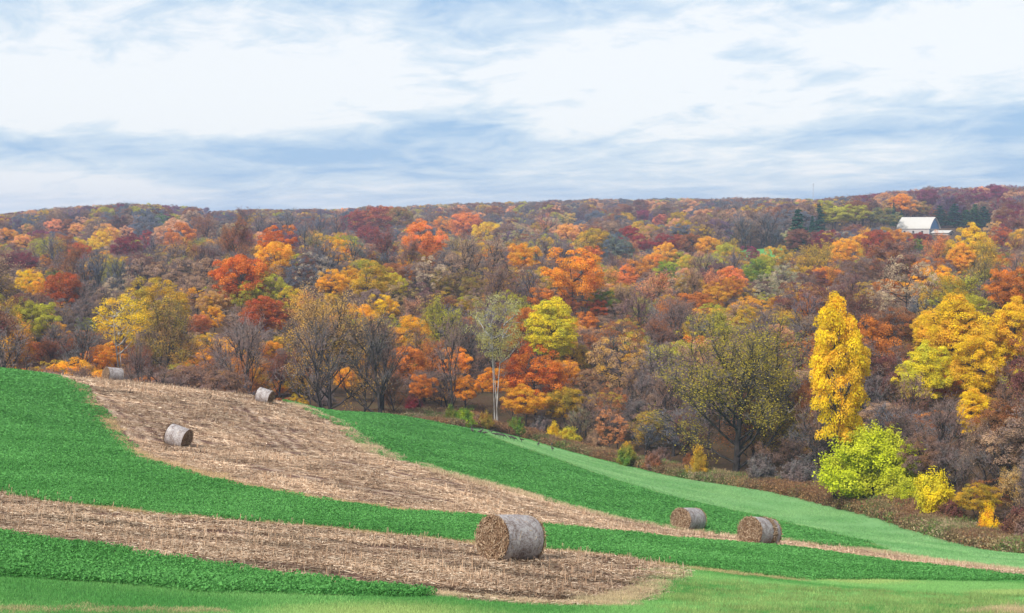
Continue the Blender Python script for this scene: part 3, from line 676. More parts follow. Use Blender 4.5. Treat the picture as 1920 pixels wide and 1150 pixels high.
# colours: what the leaves look like, as albedo
def alb(c,k=0.88): return tuple(min(x*k,0.85) for x in lin(c))
PAL={'yellow':(250,210,36),'gold':(230,180,54),'goldorange':(240,170,52),'orange':(230,146,54),'salmon':(232,146,96),'scarlet':(196,92,46),
'red':(172,76,58),'crimson':(150,54,64),'maroon':(122,72,74),'magenta':(150,74,104),'rust':(172,106,58),'brown':(146,108,80),'mauve':(140,118,114),
'purple':(112,84,118),'tan':(196,160,126),'cream':(222,198,160),'olive-gold':(190,168,62),'olive':(160,146,62),'yellow-green':(196,194,62),'green':(92,136,56),'grey-green':(134,144,112),
'blue-grey':(104,112,130),'grey':(120,117,116),'peach':(240,172,120),'lime':(194,202,40),'dark green':(44,92,66),'grey-brown':(134,112,100),'pale green':(178,178,128),'dark brown':(104,78,66)}
ALT={'yellow':'gold','gold':'olive','goldorange':'gold','orange':'rust','salmon':'orange','scarlet':'rust','red':'rust','crimson':'maroon','maroon':'brown','magenta':'maroon','rust':'brown','brown':'mauve','mauve':'brown',
'purple':'mauve','tan':'grey-brown','cream':'tan','olive-gold':'olive','olive':'yellow-green','yellow-green':'green','green':'olive','grey-green':'olive','blue-grey':'grey','grey':'mauve','peach':'tan','lime':'yellow','dark green':'dark green','grey-brown':'mauve','pale green':'tan','dark brown':'maroon'}

# hand-placed trees: u of crown centre, v of crown top, crown width (photo px), kind, colour, second colour, v of trunk base or None
HERO=[
(92,588,48,'B','grey-brown','grey',None),(334,592,60,'B','brown','grey',None),(480,610,54,'B','mauve','grey',None),(648,585,84,'B','grey-brown','brown',None),(686,604,70,'B','dark brown','grey',None),(862,612,60,'B','brown','grey',None),(900,628,50,'B','grey-brown','mauve',None),(960,668,56,'B','brown','rust',None),(280,600,60,'B','grey','brown',None),(560,600,56,'B','brown','mauve',None),(790,618,60,'B','mauve','brown',None),(1130,640,50,'B','grey','brown',None),
# near the field edge, left
(25,600,78,'S','gold','orange',None),(70,566,74,'R','yellow-green','olive',None),(148,598,84,'B','grey','grey',None),(106,603,60,'B','mauve','grey',None),(165,596,34,'R','green','olive',None),
(228,556,96,'W','yellow','gold',None),(305,566,104,'S','olive','brown',None),(243,560,60,'B','grey-brown','grey',None),(60,640,44,'R','salmon','rust',None),(100,636,50,'S','rust','maroon',None),
(182,648,62,'R','goldorange','orange',None),(212,640,60,'R','orange','gold',None),(275,655,60,'S','maroon','rust',None),(120,560,56,'O','mauve','grey',None),(160,552,56,'O','grey-brown','mauve',None),
(440,590,112,'B','grey','mauve',None),(400,575,44,'R','goldorange','gold',None),(372,590,44,'R','salmon','rust',None),(503,580,50,'R','goldorange','scarlet',None),(508,640,40,'R','orange','gold',None),
(352,636,66,'S','brown','gold',None),(548,652,38,'S','green','olive',None),(620,550,150,'D','gold','tan',None),(592,640,64,'S','rust','maroon',None),(520,662,56,'S','maroon','rust',None),
(555,700,56,'H','olive','gold',None),(516,712,44,'H','orange','gold',None),(608,728,44,'H','mauve','grey',None),(712,588,124,'B','dark brown','grey',None),(724,553,54,'R','goldorange','yellow',None),
(772,560,44,'S','peach','mauve',None),(820,564,84,'S','yellow-green','olive',None),(930,550,108,'W','pale green','olive',792),(875,600,66,'B','grey-brown','grey',None),
(762,650,64,'R','orange','rust',None),(806,640,56,'S','orange','rust',None),(852,652,60,'R','goldorange','orange',None),(740,700,50,'S','rust','brown',None),(790,702,50,'R','orange','rust',None),(776,738,40,'H','maroon','crimson',None),
(872,704,54,'R','orange','goldorange',None),(900,650,44,'B','mauve','brown',None),(925,690,52,'R','goldorange','orange',None),(680,660,50,'S','goldorange','gold',None),(650,690,46,'R','gold','orange',None),(560,640,50,'B','mauve','brown',None),
# middle edge
(1036,562,88,'L','yellow-green','yellow',None),(1005,650,106,'R','orange','scarlet',None),(985,722,76,'R','gold','goldorange',None),(968,640,44,'S','rust','maroon',None),(1098,585,44,'R','rust','orange',None),
(1122,562,40,'R','scarlet','rust',None),(1160,620,100,'O','tan','gold',None),(1098,690,56,'O','tan','brown',None),(1145,768,60,'O','peach','rust',None),(1198,542,64,'B','mauve','maroon',None),(1228,566,70,'B','grey','mauve',None),
(1245,690,84,'B','mauve','brown',None),(1205,688,64,'B','grey','mauve',None),(1238,600,56,'S','rust','mauve',None),(1380,608,236,'D','olive','olive-gold',893),(1570,556,108,'L','yellow','gold',950),
(1440,585,70,'B','mauve','grey',None),(1520,546,66,'B','blue-grey','mauve',None),(1320,586,66,'B','mauve','grey',None),(1500,640,62,'B','dark brown','mauve',None),(1532,622,48,'O','tan','grey',None),
(1455,556,32,'R','gold','rust',None),(1402,572,54,'R','olive','gold',None),(1590,770,52,'R','gold','yellow',None),(1090,760,44,'B','grey-green','brown',None),(1290,770,60,'B','maroon','brown',None),
# right edge
(1790,553,104,'L','yellow','gold',None),(1738,584,56,'L','yellow','gold',None),(1735,642,88,'L','yellow','yellow-green',None),(1842,618,96,'L','yellow','gold',None),(1900,558,92,'L','yellow','gold',None),(1682,576,76,'R','rust','brown',None),
(1852,568,64,'O','maroon','brown',None),(1826,728,66,'L','yellow','gold',None),(1700,700,88,'B','mauve','brown',None),(1765,740,90,'B','grey-brown','mauve',None),(1648,700,76,'B','mauve','grey',None),(1885,690,90,'B','mauve','brown',None),
(1850,790,84,'S','tan','mauve',None),(1908,880,56,'S','gold','cream',None),(1900,620,50,'R','orange','rust',None),(1810,840,70,'B','grey','mauve',None),(1700,640,44,'B','rust','brown',None),(1880,810,80,'B','mauve','grey',None),
# second rank, left
(300,522,108,'R','gold','olive',None),(118,512,64,'R','scarlet','rust',None),(50,506,48,'R','yellow','gold',None),(74,520,44,'R','gold','goldorange',None),(8,518,40,'R','olive','gold',None),(25,512,26,'O','tan','mauve',None),(98,504,24,'R','olive','green',None),(128,500,22,'R','olive','gold',None),
(158,526,44,'B','grey','mauve',None),(270,484,74,'O','tan','mauve',None),(312,478,64,'O','tan','brown',None),(225,514,54,'O','cream','mauve',None),(214,530,66,'O','tan','grey',None),(190,540,60,'O','grey-brown','mauve',None),
(450,479,88,'R','scarlet','orange',None),(350,484,64,'O','tan','mauve',None),(388,480,60,'O','tan','brown',None),(404,500,44,'O','cream','mauve',None),(368,510,64,'O','tan','mauve',None),(428,520,50,'O','brown','tan',None),(500,484,34,'O','tan','grey',None),(514,496,34,'O','tan','brown',None),
(592,472,64,'O','blue-grey','cream',None),(560,480,60,'O','blue-grey','grey',None),(612,448,60,'B','blue-grey','grey',None),(500,511,66,'R','yellow-green','olive',None),(466,528,54,'R','olive','yellow-green',None),(622,505,54,'R','goldorange','gold',None),
(550,538,56,'R','yellow-green','gold',None),(394,546,46,'R','tan','gold',None),(422,543,42,'R','gold','tan',None),(490,556,70,'R','scarlet','rust',None),(570,548,60,'S','peach','gold',None),(530,560,44,'R','rust','maroon',None),
(658,500,48,'R','goldorange','gold',None),(702,491,78,'R','gold','olive',None),(738,512,44,'R','yellow-green','gold',None),(810,480,64,'O','mauve','cream',None),(852,477,60,'O','mauve','tan',None),(770,492,50,'O','mauve','grey',None),(936,480,66,'O','brown','mauve',None),
(835,500,44,'R','olive','tan',None),(868,504,48,'O','brown','olive',None),(832,516,46,'R','brown','olive',None),(886,520,48,'R','olive','brown',None),(752,526,62,'O','tan','olive',None),(794,530,60,'O','maroon','mauve',None),(925,506,60,'S','brown','mauve',None),(880,548,44,'O','mauve','tan',None),
# ridge and slope on the left
(340,418,60,'R','rust','orange',None),(368,407,40,'R','rust','brown',None),(392,405,50,'S','rust','brown',None),(448,411,62,'S','brown','rust',None),(432,437,44,'S','red','rust',None),(468,434,40,'S','crimson','rust',None),(516,423,66,'R','scarlet','orange',None),(516,454,62,'R','gold','goldorange',None),
(548,438,34,'R','crimson','maroon',None),(412,420,44,'B','grey-brown','grey',None),(490,396,56,'B','brown','grey',None),(545,393,60,'B','grey-brown','grey',None),(600,393,60,'B','grey','blue-grey',None),(570,412,54,'B','blue-grey','grey',None),(628,398,50,'B','grey','mauve',None),(455,392,40,'S','maroon','brown',None),
(596,430,50,'B','blue-grey','olive',None),(350,445,44,'B','grey-brown','gold',None),(385,455,50,'B','maroon','grey',None),(665,398,50,'R','red','crimson',None),(702,387,66,'R','red','rust',None),(746,389,50,'R','rust','olive',None),(690,424,46,'R','maroon','red',None),(730,430,56,'S','red','mauve',None),
(720,386,40,'R','orange','rust',None),(792,412,74,'R','salmon','orange',None),(832,406,40,'R','goldorange','orange',None),(874,399,60,'R','orange','salmon',None),(914,417,50,'R','yellow','gold',None),(828,428,22,'R','yellow','yellow',None),(660,444,50,'B','grey-green','blue-grey',None),(740,450,24,'R','green','olive',None),
(765,452,50,'S','rust','mauve',None),(880,440,76,'B','grey-brown','tan',None),(922,440,62,'B','tan','grey-brown',None),(978,456,58,'R','orange','gold',None),(958,462,34,'R','rust','orange',None),(850,440,44,'B','olive','brown',None),
(190,434,44,'R','yellow','gold',None),(170,446,30,'R','yellow','gold',None),(205,427,34,'R','yellow','gold',None),(250,438,50,'R','crimson','maroon',None),(277,432,34,'R','crimson','red',None),(228,446,46,'R','maroon','crimson',None),(148,455,44,'R','rust','scarlet',None),(130,466,56,'S','rust','brown',None),(86,477,28,'R','goldorange','rust',None),
(48,474,40,'R','crimson','maroon',None),(10,476,40,'R','crimson','maroon',None),(32,468,36,'S','maroon','crimson',None),(155,478,56,'B','grey-brown','blue-grey',None),(192,474,60,'B','grey','blue-grey',None),(232,478,56,'B','blue-grey','grey',None),(262,470,50,'B','maroon','grey',None),(205,500,50,'B','blue-grey','grey',None),
(290,440,44,'B','mauve','blue-grey',None),(320,450,50,'B','grey-brown','mauve',None),(100,440,44,'B','blue-grey','mauve',None),(45,440,38,'R','gold','peach',None),(50,420,30,'R','olive','peach',None),(10,428,40,'R','orange','gold',None),(103,411,34,'R','peach','salmon',None),(155,407,30,'R','peach','tan',None),(145,420,28,'R','gold','peach',None),(198,420,46,'R','gold','peach',None),(240,424,28,'R','peach','tan',None),(304,401,32,'R','green','grey-green',None),
(387,389,20,'R','purple','maroon',None),(328,385,22,'R','magenta','purple',None),
# middle
(1078,466,112,'R','goldorange','orange',None),(1110,460,40,'R','scarlet','orange',None),(1072,506,36,'S','peach','orange',None),(1116,508,42,'S','salmon','peach',None),(1146,504,36,'S','peach','gold',None),(1172,496,44,'R','salmon','orange',None),(1222,512,62,'S','salmon','tan',None),(1130,544,50,'R','green','olive',None),
(1018,540,52,'R','rust','orange',None),(1066,550,48,'R','rust','maroon',None),(1112,429,66,'R','olive','gold',None),(1118,418,48,'R','rust','mauve',None),(1066,399,30,'R','gold','pale green',None),(1066,420,44,'R','peach','gold',None),(1096,416,26,'R','peach','gold',None),(1022,399,52,'B','mauve','salmon',None),
(1182,424,40,'R','red','crimson',None),(1202,438,38,'R','crimson','red',None),(1246,438,38,'R','crimson','red',None),(1205,394,28,'R','magenta','crimson',None),(1274,440,34,'R','rust','red',None),(1250,455,46,'R','gold','goldorange',None),(1160,440,56,'R','grey-green','blue-grey',None),(1196,486,44,'R','rust','goldorange',None),(1226,475,36,'R','gold','orange',None),
(1250,490,46,'R','yellow-green','green',None),(1272,472,34,'R','yellow-green','olive',None),(1048,440,60,'B','mauve','blue-grey',None),(1010,450,50,'B','mauve','grey',None),(1150,470,44,'B','maroon','mauve',None),(1180,452,36,'S','peach','rust',None),(1240,402,28,'R','salmon','crimson',None),(1000,500,60,'B','grey-brown','blue-grey',None),(1270,512,44,'O','cream','grey',None),
(1328,444,42,'R','goldorange','gold',None),(1296,438,42,'R','rust','brown',None),(1288,478,34,'R','yellow-green','gold',None),(1497,388,62,'C','dark green','dark green',440),(1536,377,34,'C','dark green','dark green',412),(1523,402,24,'C','dark green','dark green',432),(1410,462,34,'R','crimson','magenta',None),(1378,464,48,'B','blue-grey','mauve',None),
(1500,430,50,'R','maroon','brown',None),(1548,432,54,'R','maroon','crimson',None),(1456,461,50,'R','gold','olive',None),(1420,486,50,'R','green','yellow-green',None),(1436,480,40,'R','yellow-green','olive',None),(1512,461,54,'S','olive','gold',None),(1548,456,54,'S','gold','olive',None),(1582,448,56,'R','gold','goldorange',None),(1470,490,56,'O','grey-green','cream',None),(1440,514,50,'O','cream','grey-green',None),
(1372,500,50,'R','salmon','orange',None),(1334,508,44,'S','peach','salmon',None),(1342,528,56,'R','gold','rust',None),(1368,518,46,'R','goldorange','rust',None),(1300,506,54,'S','tan','brown',None),(1340,490,50,'R','maroon','mauve',None),
# around the barn and right
(1560,388,62,'R','yellow-green','olive',-800),(1602,384,54,'R','olive','yellow-green',-800),(1655,390,52,'R','olive','grey-green',-800),(1690,364,44,'R','goldorange','orange',-900),(1664,374,40,'R','tan','gold',-900),(1706,376,46,'R','goldorange','tan',-900),(1728,378,36,'R','brown','olive',-900),(1676,379,16,'C','dark green','dark green',-850),(1690,392,18,'C','dark green','dark green',-850),
(1762,384,44,'C','dark green','dark green',-850),(1790,380,48,'C','dark green','dark green',-850),(1812,392,42,'C','green','dark green',-850),(1845,386,46,'C','dark green','dark green',-850),(1828,382,44,'C','dark green','green',-850),(1740,357,40,'R','magenta','maroon',None),(1836,352,36,'R','crimson','magenta',None),(1872,348,34,'R','magenta','crimson',None),
(1828,419,62,'L','yellow','gold',None),(1800,456,44,'L','gold','goldorange',None),(1646,432,56,'R','red','rust',None),(1614,440,40,'R','gold','goldorange',None),(1682,430,44,'R','rust','goldorange',None),(1726,436,36,'R','red','maroon',None),(1722,448,30,'R','green','olive',None),(1632,452,40,'R','yellow','gold',None),(1680,450,84,'R','mauve','rust',None),(1700,480,104,'O','cream','grey-brown',None),
(1650,490,50,'O','brown','tan',None),(1762,440,56,'S','salmon','orange',None),(1880,426,46,'R','scarlet','rust',None),(1866,416,34,'R','tan','gold',None),(1860,452,64,'S','olive','gold',None),(1897,503,88,'R','orange','rust',None),(1845,480,54,'B','grey-brown','olive',None),(1640,540,50,'O','cream','brown',None),(1676,536,50,'O','tan','mauve',None),(1912,440,40,'B','brown','rust',None),(1600,510,50,'B','mauve','maroon',None),(1560,500,44,'S','rust','goldorange',None),
]
HERO+=[(1640,806,158,'G','lime','yellow-green',944),(1752,874,92,'H','yellow','yellow-green',974),(1695,902,58,'H','yellow-green','lime',952),(1856,966,48,'H','yellow','orange',1008),(1038,800,28,'H','yellow','gold',828),(1066,808,48,'H','yellow-green','gold',836),
(871,769,42,'H','green','lime',802),(846,772,30,'H','green','olive',798),(912,781,34,'H','olive','rust',806),(968,792,36,'H','green','olive',817),(1308,838,46,'H','gold','olive',898),(1428,850,64,'H','grey','mauve',910),(1175,842,44,'H','olive','green',874),(1225,850,40,'H','mauve','rust',884)]
BARN_Y=800.0; BARN=(float(ray(1722,437)[0])*BARN_Y,BARN_Y)

# ---------------------------------------------------------------- place the trees
ASPECT={'R':(0.86,5.0),'L':(1.25,6.0),'O':(0.85,6.0),'S':(0.95,6.5),'B':(0.95,7.0),'W':(1.2,6.0),'C':(1.75,1.0),'H':(0.75,0.2),'G':(.7,.2),'D':(1.0,5.5)}
def place(u,v,w,kind,vb=None):
    """find where on the slope a crown of this size and height shows its top at (u,v)"""
    a,b=ray(u,v); a=float(a); b=float(b)
    if vb is not None and vb<0: Y=float(-vb); z0=float(zt(a*Y,Y)); return a*Y,Y,z0,w*Y/F,max(3.0,b*Y-z0)
    if vb is not None:
        ab,bb=ray(u,vb)
        if u>1450 and u<1740 and vb<450: Y=float({440:640,412:780,432:700}[vb])
        else: Y=float(hit(u,vb)[0])
        z0=float(zt(a*Y,Y)); return a*Y,Y,z0,w*Y/F,max(3.0,b*Y-z0)
    y0=float(edgeY(u))+4; Ys=np.geomspace(y0,1900,420); Z=zt(a*Ys,Ys); cl=b*Ys-Z; W=w*Ys/F; k,c=ASPECT[kind]; lo,hi={'H':(1.5,9),'C':(4,24)}.get(kind,(5,26))
    Hh=np.clip(k*W+c*np.clip(W/9,0.35,1.25),lo,hi); d=cl-Hh; i=np.argmax(d<=0)
    if not (d<=0).any(): i=int(np.argmin(d)); Hh[i]=min(cl[i],30)
    Y=Ys[i]; return a*Y,Y,float(Z[i]),float(W[i]),float(max(cl[i],2.5) if i>0 else max(2.5,cl[i]))
TREES=[]
for h in HERO:
    x,y,z,W,Hh=place(h[0],h[1],h[2],h[3],h[6]); TREES.append(dict(u=h[0],v=h[1],w=h[2],kind=h[3],c1=h[4],c2=h[5],x=x,y=y,z=z,W=W,H=Hh,hero=True))
if 0:
    for t in TREES: print(t['u'],t['v'],t['kind'],'Y%.0f W%.1f H%.1f'%(t['y'],t['W'],t['H']))

# fill: the rest of the wood, grown on a jittered grid, coloured by district
def palette(u,v,y):
    near=y<edgeY(u)+45
    if near:
        if u<1080: return ['B']*6+['S']*4+['R']*3+['O']*1, ['orange','rust','goldorange','mauve','grey-brown','brown','gold','goldorange','grey','orange']
        if u<1500: return ['B']*9+['S']*2+['O']*2+['R'], ['mauve','grey','brown','grey-brown','grey','mauve','rust','tan','gold']
        return ['B']*7+['S']*2+['O']*2+['R']*2, ['mauve','grey','brown','grey-brown','rust','gold','tan','maroon']
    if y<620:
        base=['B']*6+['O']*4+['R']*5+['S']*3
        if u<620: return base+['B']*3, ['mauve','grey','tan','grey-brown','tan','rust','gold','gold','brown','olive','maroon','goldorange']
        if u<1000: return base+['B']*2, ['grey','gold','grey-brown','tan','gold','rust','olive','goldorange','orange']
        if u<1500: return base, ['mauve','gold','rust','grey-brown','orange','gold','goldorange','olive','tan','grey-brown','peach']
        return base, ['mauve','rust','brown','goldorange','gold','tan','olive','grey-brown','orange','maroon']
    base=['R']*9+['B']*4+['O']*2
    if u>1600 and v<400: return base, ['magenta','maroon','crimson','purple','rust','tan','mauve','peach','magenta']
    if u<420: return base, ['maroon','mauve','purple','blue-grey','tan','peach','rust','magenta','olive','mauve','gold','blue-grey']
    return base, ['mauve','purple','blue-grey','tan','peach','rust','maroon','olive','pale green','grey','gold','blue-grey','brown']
SKYL=edge_curve([(-400,412),(0,405),(60,396),(120,390),(200,385),(245,381),(330,387),(380,392),(400,399),(450,395),(560,394),(640,394),(700,388),(760,389),(800,385),(900,380),(1000,380),(1050,375),(1200,374),(1280,373),(1340,375),(1375,370),(1440,373),(1530,376),(1560,372),(1620,367),(1680,359),(1760,349),(1800,353),(1870,347),(1920,351),(2300,350)])
hu=np.array([t['u'] for t in TREES]); hv=np.array([t['v'] for t in TREES]); hw=np.array([t['w'] for t in TREES],float); hY=np.array([t['y'] for t in TREES]); hX=np.array([t['x'] for t in TREES]); hW=np.array([t['W'] for t in TREES]); hh=np.array([t['w']*{'C':1.35,'L':1.25,'W':.8,'D':.9,'G':.7}.get(t['kind'],.66) for t in TREES])
hu,hv,hw,hY,hX,hW,hh=[np.r_[q,w_] for q,w_ in zip((hu,hv,hw,hY,hX,hW,hh),(1724.,407.,84.,BARN_Y,BARN[0],16.,40.))]
fill=[]
Yc=120.0
while Yc<1750:
    s=5.4+Yc*0.0068
    if Yc<250: s=4.6
    for xx in np.arange(-0.46*Yc,0.46*Yc,s):
        x=xx+rng.uniform(-.42,.42)*s; y=Yc+rng.uniform(-.42,.42)*s; u=u_of(x,y); e=edgeY(np.clip(u,-400,2300))
        if y<e+3: continue
        fill.append((x,y,u,y-e))
    Yc+=s*0.92
fa=np.array(fill); fz=zt(fa[:,0],fa[:,1])
kept=[]
for (x,y,u,de),z in zip(fill,fz):
    if 880<u<985 and 985<y<1150: continue                       # far tan field
    if 1345<u<1485 and 560<y<690 : continue                      # small green meadow
    if abs(x-BARN[0])<19 and BARN[1]-38<y<BARN[1]+16: continue
    vt=float(F*0); small=de<26
    Wd=rng.uniform(6.5,11.5) if y<620 else rng.uniform(9,14); 
    Ht=Wd*0.9+rng.uniform(4.5,7.5)
    if small: Wd=rng.uniform(4,8); Ht=rng.uniform(6,12)
    slim=u<900 and de<24
    if slim and rng.uniform()<.45: continue
    if slim and rng.uniform()<.6: Wd=rng.uniform(4.5,7.5); Ht=rng.uniform(11,17)
    elif slim: slim=False
    low=de<8 and u>660 and rng.uniform()<.75
    if de<9: Wd=rng.uniform(3,6); Ht=rng.uniform(4,8)
    if low: Wd=rng.uniform(2.5,5.5); Ht=Wd*rng.uniform(.6,.95)
    for attempt in range(4):
        vtop=575-F*math.tan(math.atan((z+Ht)/y)+PITCH); wp=Wd/y*F; hp=Ht/y*F
        m=(hY>y)&(np.abs(hu-u)<0.42*hw+0.30*wp)&(vtop<hv+hh)&(vtop+hp>hv)
        if not m.any() or slim: break
        Ht*=0.72; Wd*=0.86
    if m.any() and not (slim and rng.uniform()<.5): continue
    sk=float(SKYL(u))+rng.uniform(-2.5,6.5)
    if vtop<sk:
        Ht=Ht-(sk-vtop)*y/F
        if Ht<5.0: continue
        vtop=sk; hp=Ht/y*F
    if de<9 and u<660 and not slim: continue
    Wd=min(Wd,Ht*1.15); wp=Wd/y*F
    dd=np.hypot(hX-x,hY-y); 
    if (dd<0.30*hW+0.12*Wd).any(): continue
    # skyline: keep the far ridge from sticking up
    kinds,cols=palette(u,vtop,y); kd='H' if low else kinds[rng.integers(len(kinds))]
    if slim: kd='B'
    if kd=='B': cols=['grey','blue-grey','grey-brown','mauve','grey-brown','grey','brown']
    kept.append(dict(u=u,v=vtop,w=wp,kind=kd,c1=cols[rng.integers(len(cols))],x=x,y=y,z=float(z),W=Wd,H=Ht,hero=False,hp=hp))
# drop fill trees nothing of which can be seen (hidden by nearer canopy), working from front to back
kept.sort(key=lambda t:t['y']); hor=np.full(560,1200.0); vis=[]
allt=sorted(kept+TREES,key=lambda t:t['y']); 
ordv=[]
for t in allt:
    i0=int(max(0,(t['u']-t['w']*.45+300)/4.6)); i1=int(min(559,(t['u']+t['w']*.45+300)/4.6))
    if i1<0 or i0>559 or i1<i0: continue
    seg=hor[i0:i1+1]; over_=np.mean(t['v']<seg-1.0)
    t['show']=float(np.clip(np.mean(np.clip(seg-t['v'],0,None)),0,t['w']))*t['w']
    if t['hero'] or over_>0.15: ordv.append(t)
    core=slice(i0+(i1-i0)//5,i1+1-(i1-i0)//5); hor[core]=np.minimum(hor[core],t['v']+t['w']*(0.30 if t['kind'] in 'BSD' else .12))
kept=[t for t in ordv if not t['hero']]; kept.sort(key=lambda t:-t['show'])
n_obj=max(0,298-len(TREES)); promoted=[t for t in kept if -20<t['u']<1940 and t['y']<420][:n_obj]; pid={id(t) for t in promoted}; rest=[t for t in kept if id(t) not in pid]
print('heroes',len(TREES),'promoted',len(promoted),'rest',len(rest))
for t in promoted: t['c2']=ALT[t['c1']]
TREES+=promoted
NAME={'G':'shrub','R':'broadleaf_tree','L':'tall_broadleaf_tree','O':'oak_tree','S':'thin_leaved_tree','B':'bare_tree','W':'birch_tree','C':'conifer','H':'shrub','D':'spreading_tree'}
LEAFK=0.88
def tints(c1,c2,kind,j=0.07):
    k=rng.uniform(1-j,1+j); 
    g=1.0 if kind=='B' else 1.0
    a=np.array(alb(PAL[c1],g))*k; b=np.array(alb(PAL[c2],g))*k; return a,b
def make_tree(t):
    P=PROTO[t['kind']]; p=P[rng.integers(len(P))]; root=empty(NAME[t['kind']],(t['x'],t['y'],t['z']),0.0); root.rotation_euler=(0,0,rng.uniform(0,6.28) if t['kind'] not in 'BD' else rng.choice([-.4,.1,.5,2.9,3.3]))
    s=t['W']/p['W']; root.scale=(s,s,t['H']/p['H'])
    tr=bpy.data.objects.new('trunk',p['t']); COL.objects.link(tr); tr.parent=root
    cr=bpy.data.objects.new('foliage' if t['kind'] in 'HG' else 'crown',p['c']); COL.objects.link(cr); cr.parent=root
    a,b=tints(t['c1'],t['c2'],t['kind']); cr['tint']=[float(q) for q in a]; cr['tint2']=[float(q) for q in b]
    root['category']='shrub' if t['kind'] in 'HG' else 'tree'; t['o']=root; return root

# ---------------------------------------------------------------- round bales
def straw_sticks(r,C,N,L,w,tang=None):
    n=len(C); d=r.normal(size=(n,3)); 
    if tang is not None: d=d*0.75+tang*0.9
    d-=N*(d*N).sum(1,keepdims=True)*0.72; d=unit(d); s=unit(np.cross(d,N+r.normal(0,.4,(n,3)))); L=np.asarray(L).reshape(-1,1)/2; w=np.asarray(w).reshape(-1,1)/2
    V=np.empty((n,4,3)); V[:,0]=C-d*L-s*w; V[:,1]=C-d*L+s*w; V[:,2]=C+d*L+s*w*.5; V[:,3]=C+d*L-s*w*.5
    return V.reshape(-1,3),np.arange(4*n).reshape(n,4)
def mat_wrap():
    t=NT('net_wrap'); tc=t.n('TexCoord'); P=tc.outputs['Object']; n=t.noise(P,3.2,6,.7); n2=t.noise(P,16,4,.75); n3=t.noise(t.mapping(P,(7,1,1)),1.4,3,.5)
    f=t.math('ADD',t.math('MULTIPLY',t.math('SUBTRACT',n,.5),1.9),t.math('MULTIPLY',t.math('SUBTRACT',n2,.5),2.4)); f=t.math('ADD',f,t.math('MULTIPLY',t.math('SUBTRACT',n3,.5),.8)); f=t.math('ADD',f,.55,True)
    c=t.ramp(f,[(0,(0.13,0.090,0.078)),(.3,(0.23,0.185,0.170)),(.62,(0.34,0.305,0.305)),(1,(0.50,0.46,0.44))])
    return t.surf(c,.6,.25,t.bump(t.math('ADD',n,n2),.7,.05))
def mat_strawface():
    t=NT('packed_straw'); tc=t.n('TexCoord'); P=tc.outputs['Object']; n=t.noise(P,7,6,.75,1.0)
    c=t.ramp(n,[(.25,(0.05,0.026,0.014)),(.5,(0.17,0.09,0.045)),(.75,(0.36,0.22,0.12))]); return t.surf(c,.95,.05,t.bump(n,1,.08))
M_WRAP=mat_wrap(); M_FACE=mat_strawface()
def wrap_mesh(r,x0,x1,R,name):
    nx,na=max(3,int((x1-x0)/.09)),56; xs=np.linspace(x0,x1,nx); an=np.linspace(0,2*np.pi,na,endpoint=False); V=[]
    for i,x in enumerate(xs):
        e=1-0.035*abs(2*(x-x0)/(x1-x0)-1)**4
        for a in an:
            q=R*e*(1+0.013*mnoise.noise(Vector((x*2,math.cos(a)*2,math.sin(a)*2)))+0.006*mnoise.noise(Vector((x*9,math.cos(a)*9,math.sin(a)*9))))
            z=math.sin(a)*q; z=max(z,-R*0.955) ; V.append((x,math.cos(a)*q,z))
    i=np.arange(nx*na).reshape(nx,na); j=np.roll(i,-1,1); Q=np.c_[i[:-1].ravel(),j[:-1].ravel(),j[1:].ravel(),i[1:].ravel()]
    return mesh_np(name,V,Q,True)
def face_mesh(r,x,R,sgn):
    V=[(x+sgn*.02,0,0)];rings=9;na=44
    for k in range(1,rings+1):
        q=R*k/rings*0.985
        for j in range(na):
            a=2*np.pi*j/na; b=0.045*mnoise.noise(Vector((x*3,math.cos(a)*q*5,math.sin(a)*q*5)))-(0.05 if k==rings else 0); V.append((x+sgn*(.025+b),math.cos(a)*q,max(math.sin(a)*q,-R*.955)))
    T=[(0,1+j,1+(j+1)%na) for j in range(na)]; Q=[(1+(k-1)*na+j,1+k*na+j,1+k*na+(j+1)%na,1+(k-1)*na+(j+1)%na) for k in range(1,rings) for j in range(na)]
    base=mesh_np('straw_end',V,[np.array(T),np.array(Q)],True); return base
def sticks_disc(r,x,R,sgn,n):
    q=R*np.sqrt(r.uniform(0.0,1,n))*.99; a=r.uniform(0,2*np.pi,n); C=np.c_[x+sgn*(.03+r.uniform(-.01,.07,n)),np.cos(a)*q,np.maximum(np.sin(a)*q,-R*.94)]
    N=np.tile(np.array([sgn,0,0.]),(n,1)); tang=np.c_[np.zeros(n),-np.sin(a),np.cos(a)]
    V,Q=straw_sticks(r,C,N,r.uniform(.06,.24,n),r.uniform(.012,.034,n),tang); return V,Q
def sticks_band(r,x0,x1,R,n):
    a=r.uniform(0,2*np.pi,n); N=np.c_[np.zeros(n),np.cos(a),np.sin(a)]; C=np.c_[r.uniform(x0,x1,n),np.zeros((n,2))]+N*R*(0.97+r.uniform(0,.07,n))[:,None]; C[:,2]=np.maximum(C[:,2],-R*.94)
    return straw_sticks(r,C,N,r.uniform(.10,.30,n),r.uniform(.015,.04,n),np.c_[np.zeros(n),-np.sin(a),np.cos(a)]*.4)
